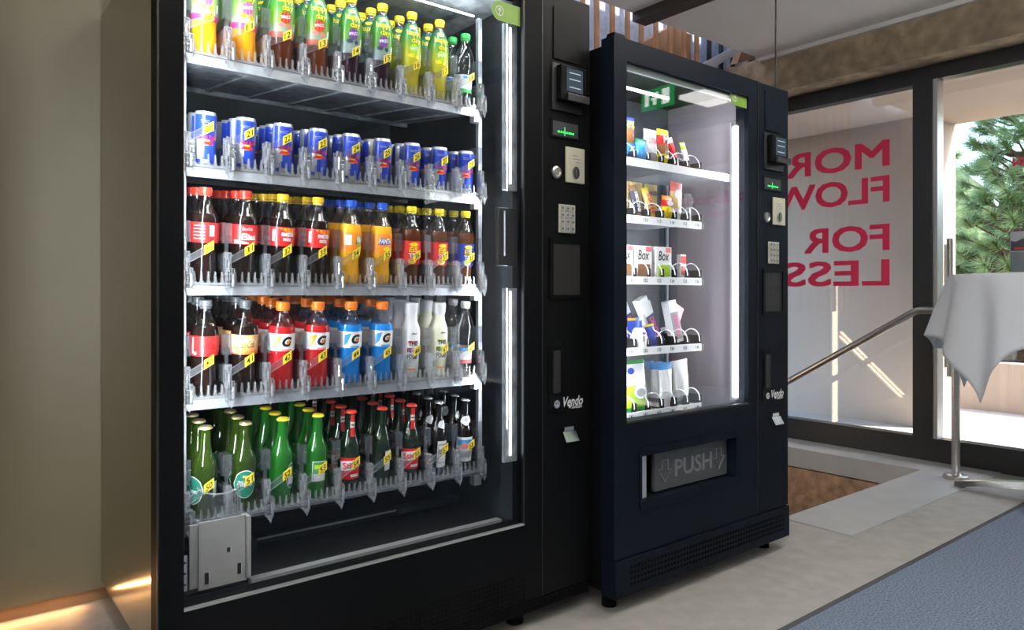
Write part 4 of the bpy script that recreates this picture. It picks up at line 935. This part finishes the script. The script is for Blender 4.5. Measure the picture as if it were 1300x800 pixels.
ROWS = [['ja', 'ja', 'jb', 'jb', 'jc', 'jc', 'jd', 'jd', 'wg'], ['can']*9, ['c30', 'c31', 'c32', 'c32', 'f34', 'f35', 't36', 't36', 't38'],
        ['c40', 'c41', 'g42', 'g42', 'g44', 'g44', 'y46', 'y47', 'ww'], ['b50', 'b51', 'b52', 'b53', 'b54', 'b55', 'b54', 'b57', 'b58']]
DEPTH = [4, 4, 5, 5, 5]; PIT = [.069, .0565, .070, .072, .064]
ORD = ['front', 'second', 'third', 'fourth', 'fifth']
LANE = ['leftmost', 'second', 'third', 'fourth', 'middle', 'sixth', 'seventh', 'eighth', 'rightmost']
rnd = random.Random(11)
for r in range(5):
    for i in range(9):
        name, cat, desc, parts = KIND[ROWS[r][i]]
        for k in range(DEPTH[r]):
            at = Vector((LX[i]+rnd.uniform(-.003, .003)*(k > 0), BYF+k*PIT[r]-(.012 if r == 1 else 0), SHZ[r])); at.z += TILT*(at.y-BYF)
            rt = thing(name, at, '%s, %s in the %s lane' % (desc, ORD[k], LANE[i]), cat, 'drinks on shelf %d of the drink machine' % (r+1))
            rt.rotation_mode = 'ZYX'
            rt.rotation_euler = (math.atan(TILT), 0, math.radians(-14-6*i/8+rnd.uniform(-6, 6) if k == 0 else rnd.uniform(-50, 50)))
            for pn, me in parts:
                o = bpy.data.objects.new(pn, me); COL.objects.link(o); o.parent = rt; W[o.name] = at

# ================================================================== SNACK MACHINE
Y2 = 1.63; X2L, X2R = 1.728, 2.764; G2L, G2R = 1.788, 2.481; T2 = 1.885
sm_ = thing('vending_machine', ((X2L+X2R)/2, Y2+.42, 0), 'smaller black snack vending machine with a push flap beside the window', 'vending machine')
IY2 = Y2+.06
q = MB(); q.box(X2L+.006, X2L+.02, IY2, Y2+.82, BZ+.01, T2-.02, 'black_metal'); q.box(X2R-.02, X2R-.004, IY2, Y2+.82, BZ+.01, T2-.02, 'black_metal'); q.box(X2L+.02, X2R-.02, IY2, Y2+.82, T2-.04, T2-.02, 'black_metal')
q.box(X2L+.02, X2R-.02, Y2+.80, Y2+.82, BZ+.01, T2-.04, 'cabinet_dark'); q.box(X2L+.02, 2.50, IY2, Y2+.80, .58, .60, 'cabinet_dark'); q.box(2.50, 2.52, IY2, Y2+.80, .58, T2-.04, 'cabinet_side_reflect'); q.box(X2L+.02, 2.50, 2.04, 2.06, .60, T2-.04, 'cabinet_dark'); q.box(X2L+.02, X2R-.02, IY2+.1, Y2+.8, BZ+.01, .3, 'void_black'); q.build('cabinet', sm_)
gz0, gz1 = .625, 1.812
dz0, dz1 = .351, .503; dxl, dxr = 1.862, 2.40
q = MB(); D = IY2-.002
q.box(X2L, G2L, Y2, D, .182, T2, 'navy_metal'); q.box(G2R, 2.535, Y2, D, .182, T2, 'navy_metal'); q.box(G2L, G2R, Y2, D, gz1, T2, 'navy_metal')
q.box(G2L, G2R, Y2, D, dz1, gz0, 'navy_metal'); q.box(G2L, G2R, Y2, D, .182, dz0, 'navy_metal'); q.box(G2L, dxl, Y2, D, dz0, dz1, 'navy_metal'); q.box(dxr, G2R, Y2, D, dz0, dz1, 'navy_metal'); q.build('door_frame', sm_)
q = MB(); q.box(G2L, G2R, Y2+.010, Y2+.016, gz0, gz1, 'snack_glass'); q.build('glass', sm_)
q = MB(); q.box(G2L, G2R, Y2-.002, Y2+.009, gz0-.004, gz0+.003, 'dark_plastic'); q.build('glass_trim', sm_)
q = MB(); q.box(G2L, G2R, Y2+.02, Y2+.03, gz1-.02, gz1-.002, 'aluminium'); q.build('top_trim', sm_)
q = MB(); q.box(X2L, X2R, Y2-.006, IY2, BZ, .178, 'navy_metal'); kp2 = q.build('kick_plate', sm_, bevel=.003)
q = MB()
for r in range(4):
    for k in range(54):
        x = 1.80+k*.0172; q.box(x, x+.0078, Y2-.0072, Y2-.0055, .088+r*.0185, .0965+r*.0185, 'hole')
h_ = q.build('vent_holes', kp2); h_['kind'] = 'stuff'
for x in (X2L+.06, X2R-.06):
    for y in (Y2+.08, Y2+.72):
        q = MB(); q.lathe([(0, .026), (BZ-.001, .022)], 'black_metal', 14, (x, y, 0)); q.build('foot', sm_, smooth=True)
# delivery hatch
q = MB(); b0, b1, c0, c1 = 1.850, 2.425, .318, .530
def rrect(x0, x1, z0, z1, r, n=6):
    out = []
    for cx, cz, a0 in ((x1-r, z0+r, -90), (x1-r, z1-r, 0), (x0+r, z1-r, 90), (x0+r, z0+r, 180)):
        out += [(cx+r*math.cos(math.radians(a0+90*k/n)), cz+r*math.sin(math.radians(a0+90*k/n))) for k in range(n+1)]
    return out
ou = rrect(b0, b1, c0, c1, .022); inn = rrect(dxl, dxr, dz0, dz1, .0005); n = len(ou)
vs = [(x, Y2-.004, z) for x, z in ou]+[(x, Y2-.002, z) for x, z in inn]+[(x, Y2+.0, z) for x, z in ou]
q.add(vs, [(k, (k+1) % n, n+(k+1) % n, n+k) for k in range(n)]+[(k, 2*n+k, 2*n+(k+1) % n, (k+1) % n) for k in range(n)], 'navy_metal'); hb = q.build('hatch_bezel', sm_)
q = MB(); q.box(dxl-.01, dxr+.01, IY2+.08, IY2+.09, dz0-.02, dz1+.02, 'void_black'); q.box(dxl-.012, dxl-.010, IY2, IY2+.08, dz0-.02, dz1+.02, 'void_black'); q.box(dxr+.01, dxr+.012, IY2, IY2+.08, dz0-.02, dz1+.02, 'cabinet_dark')
q.box(dxl-.01, dxr+.01, IY2, IY2+.08, dz0-.022, dz0-.02, 'void_black'); q.box(dxl-.01, dxr+.01, IY2, IY2+.08, dz1+.02, dz1+.022, 'void_black'); q.build('hatch_box', sm_)
q = MB(); q.box(dxl+.004, dxl+.048, Y2+.022, Y2+.026, dz0+.002, dz1-.002, 'aluminium'); q.build('hatch_guard', sm_)
fa, fb = onY(831, 600, Y2+.035), onY(923, 600, Y2+.035)
q = MB(); q.box(fa.x, fb.x, Y2+.035, Y2+.05, dz0+.006, dz1-.004, 'flap_grey'); pf = q.build('push_flap', sm_, bevel=.003)
q = MB(); fxc = (fa.x+fb.x)/2; zc = (dz0+dz1)/2; ww = fb.x-fa.x
flat_text(q, T('PUSH', .015), (fxc+.003, Y2+.0305, zc), (1, 0, 0), (0, 0, 1), .062, 'push_letter', width=.215, th=.0045)
def arrow(x, s_):
    pts = [(-.035, .0), (-.016, .0), (-.016, .036), (.016, .036), (.016, .006), (.036, .006), (.0, -.042)]
    pp = [Vector((x+s_*a_*1.0, Y2+.0335, zc+b_)) for a_, b_ in pts]
    q.tube(pp, .0026, 'push_letter', 6, closed=True)
arrow(fa.x+.055, -1); arrow(fb.x-.055, 1); q.build('push_lettering', sm_)
# hinge cap on the roof
q = MB(); q.prism([(X2L+.02, Y2+.01, T2), (X2L+.02, Y2+.06, T2), (X2L+.02, Y2+.05, T2+.02), (X2L+.02, Y2+.02, T2+.02)], (.05, 0, 0), 'black_metal'); q.build('hinge_cap', sm_)
control_panel(sm_, 2.545, X2R, Y2, lambda z: z*.9585-.0225, 'navy_metal', T2, .182, 0)
sticker(sm_, 927, 113, 948, 138, Y2, Y2+.0095)
# LED strip on the right edge of the door
xa, xb = onY(929, 300, Y2+.04).x, onY(946, 300, Y2+.04).x
q = MB(); q.box(xa, xb, Y2+.042, Y2+.048, gz0+.01, gz1-.10, 'aluminium'); lh = q.build('led_housing', sm_)
q = MB(); q.box(xa+.022, xa+.034, Y2+.034, Y2+.0419, gz0+.02, gz1-.11, 'led_cool'); q.build('led_strip', lh)
strip_light(sm_, 'door_led_light', (xa+.03, Y2+.055, 1.2), aim((-.8, .55, 0), (0, 0, 1)), .02, 1.1, 9.0)
strip_light(sm_, 'door_led_light', (G2L+.01, Y2+.055, 1.2), aim((.8, .55, 0), (0, 0, 1)), .02, 1.1, 7.0)
q = MB(); q.box(1.83, 2.2, Y2+.16, Y2+.17, 1.79, 1.797, 'led_cool'); q.build('led_strip', sm_)
strip_light(sm_, 'top_led_light', (2.1, Y2+.08, gz1+.02), aim((0, .5, -1), (1, 0, 0)), .02, .6, 3.0)
# rails at the back
for px in (846, 852):
    x = onY(px, 300, 2.03).x; q = MB(); q.box(x, x+.012, 2.028, 2.038, .61, 1.75, 'shelf_steel'); q.build('tray_rail', sm_)

TY = Y2+.09
TRZ = [1.523, 1.323, 1.109, .860, .634]
cx6 = [1.905+.074*i for i in range(6)]; CR = .030
cq = MB(); turns = 4; L = .26; cq.tube([(CR*math.cos(-.6+2*PI*t/20), L*t/(20*turns), CR*math.sin(-.6+2*PI*t/20)) for t in range(20*turns+1)], .0019, 'wire_white', 5); coil_me = cq.mesh('spiral_coil', True)
for r in range(5):
    z = TRZ[r]; xe = 2.30 if r else 2.485
    q = MB(); q.box(1.795, xe, TY-.004, TY, z-.028, z, 'lip_white'); q.box(1.795, xe, TY, TY+.30, z-.010, z-.007, 'galvanized' if r else 'shelf_steel')
    for x in [cx6[0]-.037]+[c+.037 for c in cx6]: q.box(x-.001, x+.001, TY+.004, TY+.29, z-.007, z+.03, 'dark_plastic')
    if r: q.box(xe, xe+.02, TY-.002, TY+.05, z-.026, z-.004, 'acrylic')
    tr = q.build('tray', sm_)
    if r:
        for i in range(6):
            b = MB(); flat_text(b, T('%d' % (100+10*r+i+1), .02), (0, 0, 0), (1, 0, 0), (0, 0, 1), .012, 'p_black'); b.build('slot_number', tr, at=(cx6[i], TY-.0048, z-.013))
    for i in range(6): link('spiral_coil', coil_me, tr, (cx6[i], TY+.004, z-.007+CR+.002))

# ------------------------------------------------------------------ snacks
def bag(w, h, d, mats, seg=10, crimp=.08):
    """pillow bag, local: stands on z=0, front -Y; mats(z fraction) gives the print colour"""
    q = MB(); nx, nz = seg, 12; P = {}
    for s_ in (-1, 1):
        for j in range(nz+1):
            v = j/nz; zz = h*v
            b_ = math.sin(PI*min(1, max(0, (v-crimp)/(1-2*crimp))))**.6 if crimp < v < 1-crimp else 0
            for i in range(nx+1):
                u = i/nx*2-1; wob = .0016*math.sin(9*u+7*v+3*s_)
                dd = d/2*b_*math.sqrt(max(0, 1-u*u)); squeeze = 1-.06*b_
                P[(s_, i, j)] = len(q.v); q.v.append((u*w/2*squeeze, s_*(dd+.0006)+wob*b_, zz))
    for s_ in (-1, 1):
        for j in range(nz):
            mi = q.mi(mats((j+.5)/nz))
            for i in range(nx):
                f = (P[(s_, i, j)], P[(s_, i+1, j)], P[(s_, i+1, j+1)], P[(s_, i, j+1)]); q.f.append(f if s_ < 0 else f[::-1]); q.m.append(mi)
    return q
def snack(name, label, cat, at, parts, rz=0, tilt=0, roll=0):
    th = thing(name, at, label, cat, 'snacks and goods in the snack machine'); th.rotation_euler = (math.radians(tilt), math.radians(roll), math.radians(rz))
    for pn, mb in parts: o = link(pn, mb.mesh(pn, True), None, at); o.parent = th; o.location = (0, 0, 0)
    return th
def carton(w, h, d, mat): q = MB(); q.box(-w/2, w/2, -d/2, d/2, 0, h, mat); return q
def ptxt(key, x, z, h, mat, y, width=None): q = MB(); flat_text(q, key, (x, y, z), (1, 0, 0), (0, 0, 1), h, mat, width=width); return q
zz = [z-.0065 for z in TRZ]; ty = TY+.035
bx = lambda px: onY(px, 300, ty).x
# tray A: bags, a bar, a roll
sn = []
b = bag(.075, .165, .04, lambda v: 'p_blue' if v > .72 or v < .2 else ('p_sky' if v < .4 else 'p_brown')); t = ptxt(T('60%', .03), 0, .135, .026, 'p_yellow', -.014, .05); snack('snack_bag', 'tall blue snack bag with yellow figures on the top tray', 'snack bag', (bx(801), ty+.02, zz[0]), [('bag', b), ('print', t)])
b = bag(.060, .085, .03, lambda v: 'p_sky' if v < .85 else 'p_teal'); snack('snack_bag', 'small bright blue snack bag in front of the tall blue bag', 'snack bag', (bx(810), ty-.012, zz[0]), [('bag', b)])
b = bag(.070, .13, .035, lambda v: 'p_white' if v > .3 else 'p_grey'); t = ptxt(T('EXTRA', .03), -.005, .085, .020, 'p_red', -.0185, .045); snack('snack_bag', 'white snack bag with red lettering on the top tray', 'snack bag', (bx(825), ty, zz[0]), [('bag', b), ('print', t)])
b = bag(.062, .14, .035, lambda v: 'p_yellow' if v > .85 or v < .35 else ('p_red' if v > .55 else 'p_brown')); t = ptxt(T('M', .04), 0, .10, .030, 'p_white', -.019); snack('snack_bag', 'yellow and brown sweets bag next to the white bag', 'snack bag', (bx(840.5), ty, zz[0]), [('bag', b), ('print', t)])
b = bag(.034, .125, .018, lambda v: 'p_red' if .3 < v < .8 else 'p_white', crimp=.1); snack('snack_bar', 'red and white snack bar leaning back on the top tray', 'snack bar', (bx(860), ty, zz[0]), [('wrapper', b)], tilt=-8, roll=-14)
b = bag(.030, .115, .020, lambda v: 'p_lime' if v > .75 else ('p_yellow' if v < .35 else 'p_white'), crimp=.1); snack('snack_bar', 'green and white snack bar, rightmost on the top tray', 'snack bar', (bx(874), ty, zz[0]), [('wrapper', b)], tilt=-8, roll=-10)
# tray B
for i, (m1, m2, key, col, nm) in enumerate((('p_brown', 'p_navy', T('SNICKERS', .03, .1), 'p_white', 'brown and blue chocolate bar with white letters'), ('p_yellow', 'p_gold', T('MARS', .03, .1), 'p_red', 'gold chocolate bar with red letters'))):
    b = bag(.036, .125, .022, lambda v, a=m1, c=m2: c if .15 < v < .85 else a, crimp=.08); t = MB(); flat_text(t, key, (0, -.0125, .062), (0, 0, 1), (-1, 0, 0), .017, col, width=.075)
    snack('chocolate_bar', nm+' on the second tray', 'chocolate bar', (bx((811, 829)[i]), ty, zz[1]), [('wrapper', b), ('print', t)], tilt=-10, roll=-6-6*i)
for i in range(3):
    b = bag(.072, .14, .03, lambda v: 'p_gold'); t = ptxt(T('HARIBO', .03), 0, .105, .018, 'p_navy' if i == 2 else 'p_gold', -.0165, .055)
    snack('sweets_bag', ['gold sweets bag furthest left behind the chocolate bars', 'gold sweets bag in the middle behind the chocolate bars', 'gold sweets bag with dark lettering behind the small yellow bag'][i], 'sweets bag', (bx((801, 819, 838)[i]), ty+.045, zz[1]+.001), [('bag', b), ('print', t)])
b = bag(.056, .095, .03, lambda v: 'p_orange' if v > .8 else ('p_red' if v > .55 else 'p_yellow')); b2 = MB(); b2.add([(.018*math.cos(k*PI/8), -.0168, .066+.010*math.sin(k*PI/8)) for k in range(16)], [tuple(range(16))], 'p_white'); snack('sweets_bag', 'small yellow and red sweets bag in front of the gold bags', 'sweets bag', (bx(844), ty-.008, zz[1]), [('bag', b), ('print', b2)])
b = bag(.070, .155, .034, lambda v: 'p_rose' if v > .72 else ('p_cream' if v > .35 else 'p_white')); b2 = MB(); b2.add([(-.006+.020*math.cos(k*PI/8), -.0178, .105+.018*math.sin(k*PI/8)) for k in range(16)], [tuple(range(16))], 'p_white'); snack('sweets_bag', 'tall bag with a coral pink top on the second tray', 'sweets bag', (bx(857), ty+.004, zz[1]), [('bag', b), ('print', b2)], roll=4)
q = MB(); q.box(-.016, .016, -.01, .01, 0, .075, 'acrylic'); q.box(-.006, .006, -.011, -.0101, .01, .06, 'p_white'); q.box(-.020, .020, -.012, .012, .075, .10, 'acrylic'); q.box(-.010, .010, -.009, .009, .10, .115, 'acrylic'); snack('clear_bottle', 'small clear plastic pack, rightmost on the second tray', 'pack', (bx(873), ty, zz[1]), [('pack', q)])
# tray C
for i, (c, ac) in enumerate(((bx(789), 'p_brown'), (bx(813), 'p_brown'), (bx(838.5), 'p_lime'))):
    q = carton(.088, .118, .05, 'p_white'); t = ptxt(T('Box', .01, .2), 0, .085, .035, 'p_black', -.0256, .06); g = MB(); g.box(-.030, .034, -.0262, -.0252, .01, .052, ac); g.box(.012, .04, -.0262, -.0252, .098, .115, 'p_rose')
    snack('food_box', ['white food box at the left edge of the third tray', 'white food box with a brown picture on the third tray', 'white food box with a green picture on the third tray'][i], 'box', (c, ty+.01, zz[2]), [('carton', q), ('print', t), ('picture', g)])
q = carton(.030, .095, .020, 'p_white'); g = MB(); g.box(-.0152, .0152, -.0106, -.0101, .06, .088, 'p_red'); g.box(-.0152, .0152, -.0106, -.0101, .02, .05, 'p_rose'); snack('narrow_box', 'narrow red and white box on the third tray', 'box', (bx(865), ty, zz[2]), [('carton', q), ('print', g)])
# tray D
def glue():
    q = MB(); q.lathe([(0, .024), (.006, .027), (.05, .026), (.066, .022), (.074, .014)], 'p_white', 18); c = MB(); c.lathe([(.074, .013), (.10, .011), (.112, .006)], 'p_blue', 14); c.box(-.007, -.005, -.013, -.009, .10, .125, 'p_white'); c.box(.003, .005, -.013, -.009, .10, .125, 'p_white'); l_ = MB(); wrap_poly(l_, .0265, 10, .055, rect(.03, .008), 'p_purple'); wrap_poly(l_, .0265, 10, .035, rect(.03, .02), 'p_silver'); return [('body', q), ('cap', c), ('label', l_)]
snack('lotion_bottle', 'small white bottle with a blue cap on the fourth tray', 'bottle', (bx(808.5), ty-.010, zz[3]), glue())
b = bag(.050, .085, .028, lambda v: 'p_yellow' if v > .9 or .3 < v < .36 else 'p_blue'); snack('tissue_pack', 'blue pack with a yellow edge on the fourth tray', 'pack', (bx(827), ty-.006, zz[3]), [('pack', b)], tilt=-6, roll=-8)
for i in range(2):
    b = bag(.050, .105, .024, lambda v: 'p_yellow' if v > .9 else 'p_blue'); snack('tissue_pack', ['blue pack standing further back on the fourth tray, at the left', 'blue pack standing further back on the fourth tray, beside the cartons'][i], 'pack', (bx((799, 816)[i]), ty+.05, zz[3]+.001), [('pack', b)])
for i, (x, y, rl, lb) in enumerate(((bx(818), ty+.13, -24, 'white toothpaste box furthest back on the fourth tray'), (bx(828), ty+.085, -24, 'white toothpaste box second from the back on the fourth tray'), (bx(843), ty+.03, -26, 'tall white toothpaste box with pink letters leaning left on the fourth tray'), (bx(851), ty+.075, -18, 'white toothpaste box half hidden behind the leaning one'), (bx(862), ty+.012, -10, 'broad white toothpaste box, rightmost box on the fourth tray'))):
    q = carton(.046, .185 if i < 3 else .16, .034, 'p_white'); g = MB(); g.box(-.0232, .0232, -.0176, -.0171, .012, .115, 'p_navy' if i != 4 else 'p_grey'); t = MB(); flat_text(t, T('DENTAL', .02), (.002, -.0182, .062), (0, 0, -1), (1, 0, 0), .022, 'p_pink', width=.085)
    snack('toothpaste_box', lb, 'box', (x, y, zz[3]+.012), [('carton', q), ('panel', g), ('print', t)], tilt=-6, roll=rl)
b = bag(.06, .115, .024, lambda v: 'p_rose'); snack('pink_sachet', 'coral pink sachet beside the broad white toothpaste box', 'sachet', (bx(868), ty+.06, zz[3]+.045), [('sachet', b)], roll=26)
# tray E
b = bag(.125, .185, .03, lambda v: 'p_green' if v < .12 else ('p_lime' if v < .52 else ('p_white' if v < .92 else 'p_green')), crimp=.02); g = MB(); g.add([(.010+.034*math.cos(k*PI/10), -.0172, .07+.026*math.sin(k*PI/10)) for k in range(20)], [tuple(range(20))], 'p_white'); g.add([(-.032+.018*math.cos(k*PI/8), -.0172, .145+.012*math.sin(k*PI/8)) for k in range(16)], [tuple(range(16))], 'p_blue'); g.add([(.012+.024*math.cos(k*PI/10), -.0178, .066+.014*math.sin(k*PI/10)) for k in range(20)], [tuple(range(20))], 'p_silver')
snack('hygiene_pack', 'green and white pack with an oval picture on the bottom tray', 'pack', (bx(808), ty-.004, zz[4]), [('pack', b), ('print', g)], tilt=-8)
for i in range(5):
    b = bag(.075, .165, .022, lambda v: 'p_sky' if v > .82 else 'p_white'); snack('blue_top_sachet', ['clear pack with a blue top edge, nearest the glass', 'pack with a blue top edge, second from the glass', 'pack with a blue top edge, third from the glass', 'pack with a blue top edge, fourth from the glass', 'pack with a blue top edge, furthest from the glass'][i]+' on the bottom tray', 'pack', (bx(846)-i*.012, ty+i*.032, zz[4]+.001), [('pack', b)], tilt=-3)
b = bag(.095, .170, .045, lambda v: 'p_green' if v < .08 else 'p_white'); snack('white_bag', 'plain white bag, rightmost on the bottom tray', 'bag', (bx(867), ty+.01, zz[4]), [('bag', b)], roll=-4)
